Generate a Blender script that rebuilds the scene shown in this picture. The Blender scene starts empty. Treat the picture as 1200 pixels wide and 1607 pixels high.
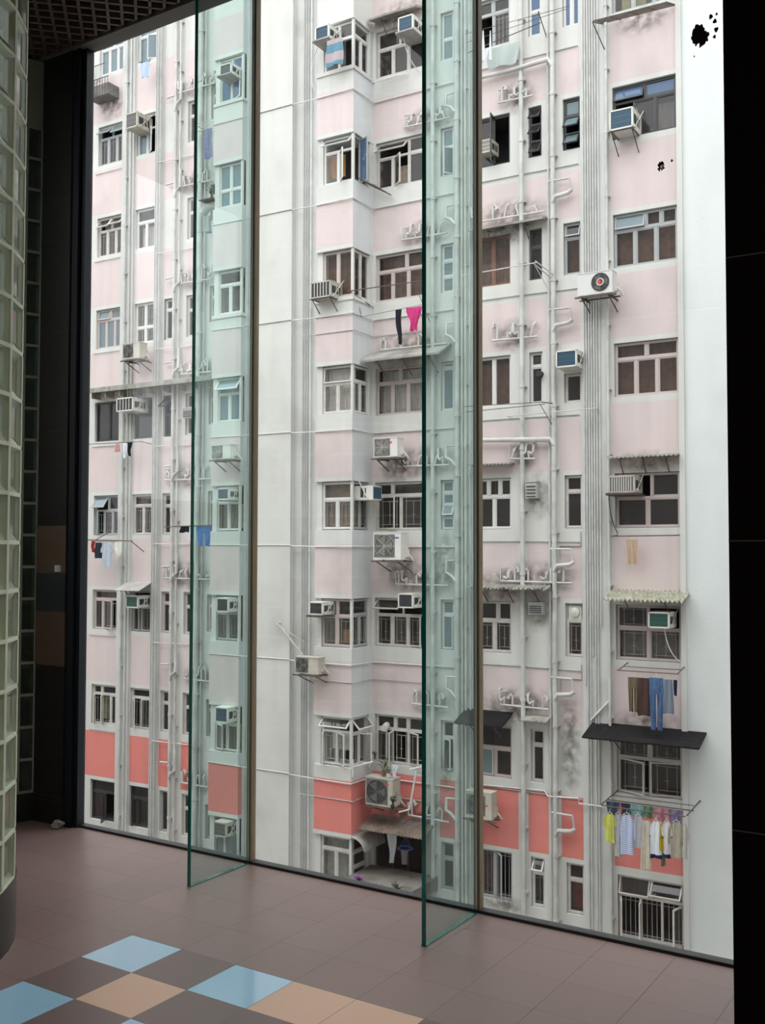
import bpy, bmesh, math, random
from mathutils import Vector, Matrix
random.seed(7)
C = bpy.context.scene.collection
PI = math.pi

# ------------------------------------------------------------------ camera, sky, exposure
H = 1.764
cam_d = bpy.data.cameras.new('camera'); cam = bpy.data.objects.new('camera', cam_d); C.objects.link(cam)
cam.location = (0, 0, H)
YAW, PIT, ROL = math.radians(-32.66), math.radians(2.226), math.radians(0.1075)
fwd = Vector((math.sin(YAW)*math.cos(PIT), math.cos(YAW)*math.cos(PIT), math.sin(PIT)))
rt = Vector((math.cos(YAW), -math.sin(YAW), 0)); up = rt.cross(fwd)
r2 = rt*math.cos(ROL)+up*math.sin(ROL); u2 = -rt*math.sin(ROL)+up*math.cos(ROL)
m3 = Matrix((r2, u2, -fwd)).transposed()
cam.rotation_euler = m3.to_euler()
cam_d.sensor_fit = 'VERTICAL'; cam_d.sensor_height = 24.0; cam_d.lens = 24.0*1604/1607
cam_d.clip_start = 0.05; cam_d.clip_end = 400
bpy.context.scene.camera = cam
world = bpy.data.worlds.new('overcast_sky'); bpy.context.scene.world = world; world.use_nodes = True
wn = world.node_tree; bg = wn.nodes['Background']
# overcast sky: three times as bright overhead as at the horizon, dark below it
bg.inputs[1].default_value = 5.4
_tc = wn.nodes.new('ShaderNodeTexCoord'); _sp = wn.nodes.new('ShaderNodeSeparateXYZ'); _cr = wn.nodes.new('ShaderNodeValToRGB')
_mr = wn.nodes.new('ShaderNodeMapRange'); _mr.inputs[1].default_value = -1; _mr.inputs[2].default_value = 1
wn.links.new(_tc.outputs['Generated'], _sp.inputs[0]); wn.links.new(_sp.outputs[2], _mr.inputs[0]); wn.links.new(_mr.outputs[0], _cr.inputs[0]); wn.links.new(_cr.outputs[0], bg.inputs[0])
_e = _cr.color_ramp.elements; _e[0].position = .49; _e[0].color = (.06, .06, .06, 1); _e[1].position = 1.0; _e[1].color = (.95, .98, 1.0, 1)
_k = _e.new(.51); _k.color = (.30, .31, .32, 1)
vs = bpy.context.scene.view_settings
vs.view_transform = 'Standard'; vs.look = 'None'; vs.gamma = 1; vs.use_curve_mapping = False; vs.exposure = 0.0

al = bpy.data.lights.new('hall_fill_light', 'AREA'); al.shape = 'RECTANGLE'; al.size = 3.2; al.size_y = 2.4; al.energy = 135; al.color = (1.0, .90, .80)  # added fill behind the camera to brighten the room, not a known lamp
alo = bpy.data.objects.new('hall_fill_light', al); C.objects.link(alo); alo.location = (1.2, -2.0, 4.9)

# ------------------------------------------------------------------ materials
MATS = {}
def mat(name, col, rough=0.7, metal=0.0, noise=0.0, nscale=6.0, stretch=(1, 1, 1), dark=None, alpha=1.0, spec=0.5, bump=0.0, coat=0.0):
    if name in MATS: return MATS[name]
    m = bpy.data.materials.new(name); m.use_nodes = True; nt = m.node_tree
    b = nt.nodes['Principled BSDF']
    b.inputs['Base Color'].default_value = (*col, 1); b.inputs['Roughness'].default_value = rough
    b.inputs['Metallic'].default_value = metal; b.inputs['Alpha'].default_value = alpha
    b.inputs['Specular IOR Level'].default_value = spec; b.inputs['Coat Weight'].default_value = coat
    tc = nt.nodes.new('ShaderNodeTexCoord'); mp = nt.nodes.new('ShaderNodeMapping'); mp.inputs['Scale'].default_value = stretch
    nt.links.new(tc.outputs['Object'], mp.inputs['Vector'])
    n = nt.nodes.new('ShaderNodeTexNoise'); n.inputs['Scale'].default_value = nscale; n.inputs['Detail'].default_value = 6
    nt.links.new(mp.outputs[0], n.inputs['Vector'])
    if noise > 0:
        cr = nt.nodes.new('ShaderNodeValToRGB')
        cr.color_ramp.elements[0].position = .32; cr.color_ramp.elements[1].position = .68
        d = dark or tuple(c*(1-noise) for c in col)
        cr.color_ramp.elements[0].color = (*d, 1); cr.color_ramp.elements[1].color = (*col, 1)
        nt.links.new(n.outputs[0], cr.inputs[0]); nt.links.new(cr.outputs[0], b.inputs['Base Color'])
    if bump > 0:
        bp = nt.nodes.new('ShaderNodeBump'); bp.inputs['Strength'].default_value = bump; bp.inputs['Distance'].default_value = .02
        nt.links.new(n.outputs[0], bp.inputs['Height']); nt.links.new(bp.outputs[0], b.inputs['Normal'])
    MATS[name] = m; return m

def plaster(name, col, dirt, amt=.55):
    """painted render with vertical rain streaks and blotches of grime"""
    m = bpy.data.materials.new(name); m.use_nodes = True; nt = m.node_tree; L = nt.links.new
    b = nt.nodes['Principled BSDF']; b.inputs['Roughness'].default_value = .9; b.inputs['Specular IOR Level'].default_value = .2
    tc = nt.nodes.new('ShaderNodeTexCoord')
    def noise(sc, st, det=5):
        mp = nt.nodes.new('ShaderNodeMapping'); mp.inputs['Scale'].default_value = st; L(tc.outputs['Object'], mp.inputs[0])
        n = nt.nodes.new('ShaderNodeTexNoise'); n.inputs['Scale'].default_value = sc; n.inputs['Detail'].default_value = det
        L(mp.outputs[0], n.inputs['Vector']); return n
    a = noise(1.0, (2.6, 2.6, .3)); c = noise(.8, (1, 1, .8)); d = noise(18, (1, 1, 1), 3)
    def ramp(src, p0, p1, v0, v1):
        r = nt.nodes.new('ShaderNodeMapRange'); r.inputs[1].default_value = p0; r.inputs[2].default_value = p1
        r.inputs[3].default_value = v0; r.inputs[4].default_value = v1; L(src.outputs[0], r.inputs[0]); return r
    ra = ramp(a, .45, .75, 0, amt); rc = ramp(c, .52, .72, 0, min(1, amt*1.5)); rd = ramp(d, .3, .7, 0, .07)
    s1 = nt.nodes.new('ShaderNodeMath'); s1.operation = 'MAXIMUM'; L(ra.outputs[0], s1.inputs[0]); L(rc.outputs[0], s1.inputs[1])
    s2 = nt.nodes.new('ShaderNodeMath'); s2.operation = 'ADD'; s2.use_clamp = True; L(s1.outputs[0], s2.inputs[0]); L(rd.outputs[0], s2.inputs[1])
    mx = nt.nodes.new('ShaderNodeMix'); mx.data_type = 'RGBA'; mx.inputs[6].default_value = (*col, 1); mx.inputs[7].default_value = (*dirt, 1)
    L(s2.outputs[0], mx.inputs[0]); L(mx.outputs[2], b.inputs['Base Color'])
    bp = nt.nodes.new('ShaderNodeBump'); bp.inputs['Strength'].default_value = .25; bp.inputs['Distance'].default_value = .01
    L(d.outputs[0], bp.inputs['Height']); L(bp.outputs[0], b.inputs['Normal'])
    MATS[name] = m; return m

def glassmat(name, tint, ior=1.45, gmul=1.0, rough=0.0, diff=None, dmix=0.0):
    m = bpy.data.materials.new(name); m.use_nodes = True; nt = m.node_tree; L = nt.links.new
    for n in list(nt.nodes): nt.nodes.remove(n)
    out = nt.nodes.new('ShaderNodeOutputMaterial'); t = nt.nodes.new('ShaderNodeBsdfTransparent'); t.inputs[0].default_value = (*tint, 1)
    g = nt.nodes.new('ShaderNodeBsdfGlossy'); g.inputs['Roughness'].default_value = rough
    # two-sided Schlick reflectance, so both faces of a thin pane reflect alike
    ge = nt.nodes.new('ShaderNodeNewGeometry'); dt = nt.nodes.new('ShaderNodeVectorMath'); dt.operation = 'DOT_PRODUCT'
    L(ge.outputs['Incoming'], dt.inputs[0]); L(ge.outputs['Normal'], dt.inputs[1])
    def MM(op, a, b_):
        q = nt.nodes.new('ShaderNodeMath'); q.operation = op
        for i_, v_ in enumerate((a, b_)):
            if isinstance(v_, (int, float)): q.inputs[i_].default_value = v_
            else: L(v_, q.inputs[i_])
        return q.outputs[0]
    f0 = ((ior-1)/(ior+1))**2
    fres = MM('ADD', MM('MULTIPLY', MM('POWER', MM('SUBTRACT', 1.0, MM('ABSOLUTE', dt.outputs['Value'], 0)), 5.0), 1-f0), f0)
    mu = nt.nodes.new('ShaderNodeMath'); mu.operation = 'MULTIPLY'; mu.inputs[1].default_value = gmul; mu.use_clamp = True
    L(fres, mu.inputs[0]); mx = nt.nodes.new('ShaderNodeMixShader'); L(mu.outputs[0], mx.inputs[0])
    base = t
    if diff:
        d = nt.nodes.new('ShaderNodeBsdfDiffuse'); d.inputs[0].default_value = (*diff, 1)
        m2 = nt.nodes.new('ShaderNodeMixShader'); m2.inputs[0].default_value = dmix; L(t.outputs[0], m2.inputs[1]); L(d.outputs[0], m2.inputs[2]); base = m2
    L(base.outputs[0], mx.inputs[1]); L(g.outputs[0], mx.inputs[2]); L(mx.outputs[0], out.inputs[0])
    MATS[name] = m; return m

WHITE = plaster('white_render', (.62, .61, .58), (.44, .42, .39), .32)
SIDEW = plaster('grey_white_paint', (.62, .63, .64), (.42, .42, .41), .3)
GREY = plaster('grey_render', (.60, .60, .58), (.38, .36, .34), .4)
PINK = plaster('pink_paint', (.64, .535, .525), (.46, .40, .38), .4)
CORAL = plaster('coral_paint', (.70, .225, .195), (.48, .20, .17), .35)
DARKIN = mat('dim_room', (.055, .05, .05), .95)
CREAM = mat('cream_frame', (.62, .58, .54), .6, noise=.2)
WFRAME = mat('white_frame', (.62, .61, .59), .5)
GFRAME = mat('grey_frame', (.36, .37, .37), .5)
DFRAME = mat('dark_frame', (.035, .035, .038), .4)
BFRAME = mat('brown_frame', (.16, .065, .04), .5)
PFRAME = mat('pinkish_frame', (.50, .42, .40), .6)
FR = dict(c=CREAM, w=WFRAME, g=GFRAME, d=DFRAME, b=BFRAME, p=PFRAME)
PANE = glassmat('window_glass', (.95, .94, .93), gmul=.8, diff=(.15, .125, .12), dmix=.09)  # diffuse share lifts the dark panes, standing in for veiling glare
PANEB = glassmat('blue_film_reflection_glass', (.25, .34, .50), gmul=1, diff=(.17, .26, .42), dmix=.5)  # film on the bay sash; on the upper right transoms a painted reflection
PANEG = glassmat('greyblue_glass', (.45, .55, .6), gmul=1.2, diff=(.35, .45, .48), dmix=.4)
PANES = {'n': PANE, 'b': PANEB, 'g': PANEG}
PIPE = mat('painted_pipe', (.60, .585, .56), .6, noise=.28, nscale=3)
PIPED = mat('grey_pipe', (.48, .47, .45), .6, noise=.25, nscale=3)
CONDUIT = mat('white_conduit', (.66, .65, .63), .6, noise=.2)
RUST = mat('rusty_iron', (.13, .10, .085), .8, noise=.4)
ACW = mat('off_white_metal', (.70, .68, .63), .45, noise=.12, nscale=4)
ACB = mat('beige_metal', (.52, .48, .41), .5, noise=.25, nscale=4)
ACD = mat('dark_louvre', (.03, .032, .035), .6)
ACBLUE = mat('blue_coil', (.03, .085, .14), .5)
ACGREEN = mat('green_coil', (.03, .11, .085), .5)
ACGREY = mat('grey_coil', (.14, .135, .13), .6)
RED = mat('red_label', (.65, .05, .03), .5)
BLACK = mat('black_iron', (.02, .02, .022), .6)
CORR = mat('weathered_sheet', (.36, .35, .30), .85, noise=.5, nscale=5, bump=.4)
TAR = mat('dark_felt_sheet', (.022, .021, .022), .95, noise=.45, nscale=9, bump=.5, spec=.1)
SHEET = mat('grey_sheet', (.42, .40, .37), .7, noise=.3, nscale=4)
CONC = plaster('concrete', (.36, .34, .31), (.16, .15, .13), .8)
GOLD = mat('brown_sealant', (.26, .19, .11), .5, noise=.25, nscale=20, stretch=(1, 1, .1))
NAVY = mat('dark_metal_frame', (.018, .022, .030), .35, metal=.3)
def cloth(name, c, n=.15): return mat('cloth_'+name, c, .95, noise=n, nscale=9, spec=.1)

# ------------------------------------------------------------------ mesh builder
FA = math.radians(1.777); DD = 20.7
ON = Vector((-math.sin(FA), math.cos(FA), 0)); OO = ON*DD*math.cos(FA)
def fw(u, w, z): return OO + Vector((math.cos(FA), math.sin(FA), 0))*u - ON*w + Vector((0, 0, z))
ident = lambda a, o, z: (a, o, z)
class MB:
    """collects geometry given as (u along the facade, w out of it, z up); fmap can redirect the axes"""
    def __init__(s, org=(0, 0, 0), fmap=ident, facade=True): s.v = []; s.f = []; s.m = []; s.org = org; s.map = fmap; s.fac = facade
    def p(s, a, o, z):
        u, w, z = s.map(a, o, z)
        u -= s.org[0]; w -= s.org[1]; z -= s.org[2]
        s.v.append((u, -w, z) if s.fac else (u, w, z)); return len(s.v)-1
    def face(s, ids, m=0): s.f.append(ids); s.m.append(m)
    def quad(s, a, b, c, d, m=0): s.face([s.p(*a), s.p(*b), s.p(*c), s.p(*d)], m)
    def box(s, x0, x1, y0, y1, z0, z1, m=0):
        i = [s.p(x, y, z) for z in (z0, z1) for y in (y0, y1) for x in (x0, x1)]
        for q in ((0, 1, 3, 2), (4, 5, 7, 6), (0, 1, 5, 4), (2, 3, 7, 6), (0, 2, 6, 4), (1, 3, 7, 5)): s.face([i[k] for k in q], m)
    def prism(s, pts8, m=0):
        i = [s.p(*q) for q in pts8]
        for q in ((0, 1, 2, 3), (4, 5, 6, 7), (0, 1, 5, 4), (1, 2, 6, 5), (2, 3, 7, 6), (3, 0, 4, 7)): s.face([i[k] for k in q], m)
    def tube(s, pts, r, n=8, m=0, taper=None):
        P = [Vector(q) for q in pts]; rings = []
        for k, q in enumerate(P):
            d = (P[min(k+1, len(P)-1)]-P[max(k-1, 0)]).normalized()
            a = d.orthogonal().normalized() if k == 0 else (pa - d*pa.dot(d)).normalized()
            pa = a; b = d.cross(a); rr = r if taper is None else r+(taper-r)*k/max(1, len(P)-1)
            if 0 < k < len(P)-1:
                d1 = (P[k]-P[k-1]).normalized(); d2 = (P[k+1]-P[k]).normalized(); rr = rr/max(.6, math.cos(d1.angle(d2)/2))
            rings.append([s.p(*(q+a*math.cos(t)*rr+b*math.sin(t)*rr)) for t in [2*PI*j/n for j in range(n)]])
        for k in range(len(rings)-1):
            for j in range(n): s.face([rings[k][j], rings[k][(j+1) % n], rings[k+1][(j+1) % n], rings[k+1][j]], m)
        s.face(rings[0][::-1], m); s.face(rings[-1], m)
    def disc(s, c, r, axis_w0, axis_w1, n=20, m=0, r1=None):
        a = [s.p(c[0]+r*math.cos(2*PI*j/n), axis_w0, c[1]+r*math.sin(2*PI*j/n)) for j in range(n)]
        rr = r if r1 is None else r1
        b = [s.p(c[0]+rr*math.cos(2*PI*j/n), axis_w1, c[1]+rr*math.sin(2*PI*j/n)) for j in range(n)]
        for j in range(n): s.face([a[j], a[(j+1) % n], b[(j+1) % n], b[j]], m)
        s.face(a[::-1], m); s.face(b, m)
    def ring(s, c, r, w, t, n=20, m=0): s.tube([(c[0]+r*math.cos(2*PI*j/n), w, c[1]+r*math.sin(2*PI*j/n)) for j in range(n+1)], t, 5, m)
    def build(s, name, mats, parent=None, smooth=False, closed=True):
        me = bpy.data.meshes.new(name); me.from_pydata(s.v, [], s.f)
        for m in (mats if isinstance(mats, (list, tuple)) else [mats]): me.materials.append(m)
        me.polygons.foreach_set('material_index', s.m)
        bm = bmesh.new(); bm.from_mesh(me)
        if closed: bmesh.ops.recalc_face_normals(bm, faces=bm.faces)
        bm.to_mesh(me); bm.free()
        if smooth:
            me.polygons.foreach_set('use_smooth', [True]*len(me.polygons))
            try: me.set_sharp_from_angle(angle=math.radians(40))
            except Exception: pass
        me.update(); o = bpy.data.objects.new(name, me); C.objects.link(o)
        if parent is not None: o.parent = parent
        return o
def tag(o, label, cat, group=None, kind=None):
    if label: o['label'] = label
    if cat: o['category'] = cat
    if group: o['group'] = group
    if kind: o['kind'] = kind
    return o
def struct(o, label, cat='structure'): o['kind'] = 'structure'; o['label'] = label; o['category'] = cat; return o
def place(o, org): o.location = fw(*org); o.rotation_euler = (0, 0, FA); return o
def thing(name, org, label, cat, group=None):
    o = bpy.data.objects.new(name, None); o.empty_display_size = .1; C.objects.link(o); place(o, org); return tag(o, label, cat, group)
class Kit:
    """a top-level thing on the facade: origin plus its parts"""
    def __init__(s, name, org, label, cat, group=None): s.org = org; s.root = thing(name, org, label, cat, group)
    def mb(s): return MB(s.org)
    def add(s, mb, name, mats, smooth=False, label=None, parent=None):
        o = mb.build(name, mats, parent or s.root, smooth)
        if label: o['label'] = label
        return o

# ------------------------------------------------------------------ the room
ROOMTOP = 5.08; GY = 4.54
X0, PX, Y0, PY = -3.542, .311, 3.10, .30
def floor_material(name, col, col2, rough, grout=(.10, .075, .065), coat=0.0):
    m = bpy.data.materials.new(name); m.use_nodes = True; nt = m.node_tree; L = nt.links.new
    b = nt.nodes['Principled BSDF']; b.inputs['Coat Weight'].default_value = coat
    tc = nt.nodes.new('ShaderNodeTexCoord'); sp = nt.nodes.new('ShaderNodeSeparateXYZ'); L(tc.outputs['Object'], sp.inputs[0])
    def M(op, a, bb=0, c=0):
        n = nt.nodes.new('ShaderNodeMath'); n.operation = op
        for i, v in enumerate((a, bb, c)):
            if isinstance(v, (int, float)): n.inputs[i].default_value = v
            else: L(v, n.inputs[i])
        return n.outputs[0]
    u = M('DIVIDE', M('SUBTRACT', sp.outputs[0], X0), PX); v = M('DIVIDE', M('SUBTRACT', sp.outputs[1], Y0), PY)
    eu = M('ABSOLUTE', M('SUBTRACT', M('FRACT', u), .5)); ev = M('ABSOLUTE', M('SUBTRACT', M('FRACT', v), .5))
    e = M('MAXIMUM', eu, ev); g = nt.nodes.new('ShaderNodeMapRange'); g.inputs[1].default_value = .4925; g.inputs[2].default_value = .4975; L(e, g.inputs[0])
    cb = nt.nodes.new('ShaderNodeCombineXYZ'); L(M('FLOOR', u), cb.inputs[0]); L(M('FLOOR', v), cb.inputs[1])
    wn_ = nt.nodes.new('ShaderNodeTexWhiteNoise'); wn_.noise_dimensions = '2D'; L(cb.outputs[0], wn_.inputs['Vector'])
    n = nt.nodes.new('ShaderNodeTexNoise'); n.inputs['Scale'].default_value = 60; n.inputs['Detail'].default_value = 4; L(tc.outputs['Object'], n.inputs['Vector'])
    mixf = M('ADD', M('MULTIPLY', wn_.outputs['Value'], .55), M('MULTIPLY', n.outputs[0], .45))
    mx = nt.nodes.new('ShaderNodeMix'); mx.data_type = 'RGBA'; mx.inputs[6].default_value = (*col, 1); mx.inputs[7].default_value = (*col2, 1); L(mixf, mx.inputs[0])
    mg = nt.nodes.new('ShaderNodeMix'); mg.data_type = 'RGBA'; L(mx.outputs[2], mg.inputs[6]); mg.inputs[7].default_value = (*grout, 1); L(g.outputs[0], mg.inputs[0])
    L(mg.outputs[2], b.inputs['Base Color'])
    rr = M('ADD', rough, M('MULTIPLY', n.outputs[0], .08)); L(rr, b.inputs['Roughness'])
    bp = nt.nodes.new('ShaderNodeBump'); bp.inputs['Strength'].default_value = .35; bp.inputs['Distance'].default_value = .002; bp.invert = True
    L(g.outputs[0], bp.inputs['Height']); L(bp.outputs[0], b.inputs['Normal'])
    return m
FT = [floor_material('brown_tile', (.225, .145, .13), (.265, .175, .16), .33),
      floor_material('plum_tile', (.155, .10, .09), (.185, .12, .11), .33),
      floor_material('blue_tile', (.36, .60, .80), (.40, .64, .84), .12, (.12, .16, .18), coat=.4),
      floor_material('peach_tile', (.66, .40, .28), (.72, .46, .33), .33, (.25, .16, .12))]
special = {(0, 0): 2, (1, 0): 1, (2, 0): 2, (3, 0): 3, (4, 0): 3, (5, 0): 1, (0, -1): 1, (1, -1): 3, (2, -1): 1, (3, -1): 1, (4, -1): 1, (5, -1): 1,
           (0, -2): 2, (1, -2): 1, (2, -2): 2, (3, -2): 1, (4, -2): 1, (-1, 0): 0, (1, -3): 3, (3, -3): 3}
fl = MB(facade=False)
nx0, nx1, ny0, ny1 = -9, 22, -28, 5
for i in range(nx0, nx1):
    for j in range(ny0, ny1):
        x0, x1 = X0+i*PX, X0+(i+1)*PX; y0, y1 = Y0+j*PY, min(Y0+(j+1)*PY, GY+.06)
        fl.quad((x0, y0, 0), (x1, y0, 0), (x1, y1, 0), (x0, y1, 0), special.get((i, j), 0))
fl.box(X0+nx0*PX, X0+nx1*PX, Y0+ny0*PY, GY+.06, -.35, -.004, 0)
struct(fl.build('floor', FT, closed=False), 'brown stone tile floor with scattered blue and peach tiles', 'floor')

# egg-crate ceiling grid, trim and plenum
DKC = mat('dark_crate', (.15, .105, .09), .5)
cg = MB(facade=False)
for k in range(-60, 90):
    for s in (1, -1):
        # diagonal blades clipped to the ceiling rectangle
        c = k*.085*1.4142
        xa, xb, ya, yb = -6.2, -1.0, 2.2, 4.45
        pts = []
        for y in (ya, yb):
            x = c + s*(y-3) - 3
            pts.append((x, y))
        (xs, ys), (xe, ye) = pts
        if min(xs, xe) > xb or max(xs, xe) < xa: continue
        def cl(x, y, x2, y2):
            t = 0 if x2 == x else None
            if x < xa: f = (xa-x)/(x2-x); x, y = xa, y+(y2-y)*f
            if x > xb: f = (xb-x)/(x2-x); x, y = xb, y+(y2-y)*f
            return x, y
        p = cl(xs, ys, xe, ye); q = cl(xe, ye, xs, ys)
        d = Vector((q[0]-p[0], q[1]-p[1])).normalized(); n = Vector((-d.y, d.x))*.009
        cg.prism([(p[0]-n.x, p[1]-n.y, ROOMTOP), (q[0]-n.x, q[1]-n.y, ROOMTOP), (q[0]+n.x, q[1]+n.y, ROOMTOP), (p[0]+n.x, p[1]+n.y, ROOMTOP),
                  (p[0]-n.x*.4, p[1]-n.y*.4, ROOMTOP+.06), (q[0]-n.x*.4, q[1]-n.y*.4, ROOMTOP+.06), (q[0]+n.x*.4, q[1]+n.y*.4, ROOMTOP+.06), (p[0]+n.x*.4, p[1]+n.y*.4, ROOMTOP+.06)])
cg.box(-6.4, 3.2, -5.2, 4.6, ROOMTOP+.075, ROOMTOP+.3, 1)
struct(cg.build('ceiling', [DKC, mat('plenum', (.02, .016, .014), .9)]), 'dark egg-crate ceiling grid of small square cells', 'ceiling')
tr = MB(facade=False); tr.box(-6.3, 3.2, 4.45, GY+.03, ROOMTOP-.012, ROOMTOP+.075)
struct(tr.build('trim_1', mat('ceiling_trim', (.16, .145, .13), .55)), 'plain grey-brown ceiling trim along the top of the glass', 'trim')
tr = MB(facade=False); tr.box(-5.22, -.7, GY-.02, GY+.035, -.002, .014)
struct(tr.build('trim_2', BLACK), 'thin black sealing strip at the foot of the glass wall', 'trim')

# glass wall: three tall panes between the brown joints
CLEAR = glassmat('clear_glass', (.985, .992, .988), gmul=.9)
joints = [-5.20, -3.80, -2.35, -.75]
for k in range(3):
    g = MB(facade=False); g.box(joints[k]+.014, joints[k+1]-.014, GY, GY+.012, 0.01, ROOMTOP+.07)
    struct(g.build('window_%d' % (k+1), CLEAR), ['left pane of the full-height glass wall, beside the dark frame', 'middle pane of the full-height glass wall, between the two glass fins', 'right pane of the full-height glass wall, reaching the black column'][k], 'window')
for k, x in ((3, joints[1]), (4, joints[2])):
    g = MB(facade=False); g.box(x-.016, x+.016, GY-.012, GY+.03, .005, ROOMTOP+.07)
    g.box(x-.004, x+.004, GY-.018, GY-.012, .005, ROOMTOP+.07, 1)
    struct(g.build('trim_%d' % k, [GOLD, mat('pale_bead', (.55, .5, .42), .4)]), 'brown sealant joint behind the %s glass fin' % ('left' if k == 3 else 'right'), 'trim')
FING = glassmat('fin_glass', (.83, .915, .90), gmul=1.0, ior=1.5)
EDGE = mat('green_glass_edge', (.005, .15, .12), .12, coat=.5)
for x, yf, lb in ((-3.80, 4.045, 'left of the two frameless glass fins, with dark green polished edge'), (-2.35, 4.015, 'right of the two frameless glass fins, with dark green polished edge')):
    f = MB((x, 4.3, 0), facade=False); f.box(x-.010, x+.010, yf+.004, GY-.014, .004, ROOMTOP+.07)
    o = bpy.data.objects.new('glass_fin', None); C.objects.link(o); o.location = (x, 4.3, 0); tag(o, lb, 'glass fin', 'structural glass fins')
    f.build('fin_pane', FING, o)
    e = MB((x, 4.3, 0), facade=False); e.box(x-.0101, x+.0101, yf-.001, yf+.0035, .003, ROOMTOP+.07); e.box(x-.014, x+.014, yf, GY-.014, .0005, .0035)
    e.build('polished_edge', EDGE, o)['label'] = 'dark green polished edge'

# dark frame and stone column at the left end of the glass
g = MB(facade=False)
g.box(-5.285, -5.235, 4.475, GY+.02, 0, ROOMTOP); g.box(-5.235, -5.195, 4.50, GY+.02, 0, ROOMTOP)
struct(g.build('trim_5', NAVY), 'dark metal frame upright at the left end of the glass', 'trim')
g = MB(facade=False); g.box(-5.6, -5.30, 4.47, 4.56, 0, ROOMTOP)
for z0, z1, mi in ((1.62, 1.93, 1), (1.37, 1.62, 2), (1.02, 1.37, 1)): g.box(-5.6, -5.298, 4.466, 4.475, z0, z1, mi)
for z in (.15, .18, 1.02, 1.93, 2.55, 3.2, 3.8, 4.4): g.box(-5.6, -5.299, 4.4655, 4.469, z-.002, z+.002, 3)
struct(g.build('wall_left_end', [mat('black_granite', (.028, .024, .022), .35, noise=.4, nscale=30), mat('brown_granite', (.13, .085, .055), .4, noise=.2), mat('bluish_granite', (.032, .033, .037), .4), mat('stone_joint', (.06, .055, .05), .7)]),
       'dark stone clad wall left of the glass with two brown tile bands', 'wall')
sw = MB(facade=False); sw.box(-5.385, -5.335, 4.452, 4.466, 1.63, 1.672); sw.box(-5.372, -5.348, 4.447, 4.452, 1.642, 1.660)
tag(sw.build('light_switch', WFRAME), 'small white switch plate on the dark stone wall', 'switch')
# crumpled paper at the foot of the frame
bm = bmesh.new(); bmesh.ops.create_icosphere(bm, subdivisions=3, radius=.035)
for v in bm.verts: v.co *= 1+random.uniform(-.3, .3); v.co.z *= .7
me = bpy.data.meshes.new('crumpled_paper'); bm.to_mesh(me); bm.free(); me.materials.append(mat('dull_paper', (.35, .33, .30), .9))
o = bpy.data.objects.new('crumpled_paper', me); C.objects.link(o); o.location = (-5.29, 4.43, .026); tag(o, 'crumpled scrap of paper on the floor at the foot of the frame', 'paper')

# glass block walls
GBF = glassmat('block_glass', (.84, .90, .80), gmul=1.2, ior=1.5, rough=.06, diff=(.50, .56, .42), dmix=.20)
GROUT = mat('pale_grout', (.78, .80, .64), .8, noise=.15)
def blocks(name, path, z0, z1, pitch, colw, label, mats, thick=.08, kind='structure', loc=(0, 0, 0), base=None):
    """path: list of (x, y, nx, ny) stations one block apart; blocks bulge along the normal"""
    b = MB(loc, facade=False); g = MB(loc, facade=False); j = .009; rows = int(round((z1-z0)/pitch))
    for k in range(len(path)-1):
        (xa, ya, nxa, nya), (xb, yb, nxb, nyb) = path[k], path[k+1]
        def P(t, out, z): return (xa+(xb-xa)*t+(nxa+(nxb-nxa)*t)*out, ya+(yb-ya)*t+(nya+(nyb-nya)*t)*out, z)
        e = j/colw
        for r in range(rows):
            za, zb = z0+r*pitch, z0+(r+1)*pitch
            for side in (0, 1):
                o0 = 0 if side == 0 else -thick; s = -1 if side == 0 else 1
                A = [b.p(*P(t, o0+s*.001, z)) for t, z in ((e, za+j), (1-e, za+j), (1-e, zb-j), (e, zb-j))]
                e2 = e+.16; B = [b.p(*P(t, o0+s*.012, z)) for t, z in ((e2, za+j+.03), (1-e2, za+j+.03), (1-e2, zb-j-.03), (e2, zb-j-.03))]
                for q in range(4): b.face([A[q], A[(q+1) % 4], B[(q+1) % 4], B[q]])
                b.face(B)
            # grout: bottom bar and the left bar
            def bar(t0, t1, a, c):
                i = [P(t0, .003, a), P(t1, .003, a), P(t1, .003, c), P(t0, .003, c), P(t0, -thick-.003, a), P(t1, -thick-.003, a), P(t1, -thick-.003, c), P(t0, -thick-.003, c)]
                g.prism(i)
            bar(0, 1, za-j, za+j); bar(-e, e, za+j, zb-j)
            if k == len(path)-2: bar(1-e, 1+e, za+j, zb-j)
        bar(0, 1, z0+rows*pitch-j, z0+rows*pitch+j)
    root = bpy.data.objects.new(name, None); C.objects.link(root); root.location = loc
    b.build('glass_blocks', mats[0], root, closed=False); g.build('grout_grid', mats[1], root, closed=False)
    return root
R = .9; cx, cy = -4.58, 2.42
n = 27; path = [(cx+R*math.cos(a), cy+R*math.sin(a), math.cos(a), math.sin(a)) for a in [PI*.92-2*PI*i/n for i in range(n+1)]]
tw = blocks('glass_block_tower', path, .28, 5.06, .2175, .21, '', (GBF, GROUT), loc=(cx, cy, 0), thick=.045)
tag(tw, 'curved tower of pale greenish glass blocks at the left edge', 'glass block wall')
sk = MB((cx, cy, 0), facade=False); sk.tube([(cx, cy, 0), (cx, cy, .28)], R+.006, 48); sk.build('skirting', mat('black_skirting', (.02, .022, .022), .3), tw, smooth=True)['label'] = 'black round skirting'
a = math.radians(23.6); dx, dy = -math.sin(a), -math.cos(a); nxx, nyy = math.cos(a), -math.sin(a)
path = [(-5.585+dx*.1*i, 4.47+dy*.1*i, nxx, nyy) for i in range(14)]
GBD = glassmat('dim_block_glass', (.30, .33, .30), gmul=1.0, rough=.1, diff=(.10, .13, .11), dmix=.5)
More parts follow.
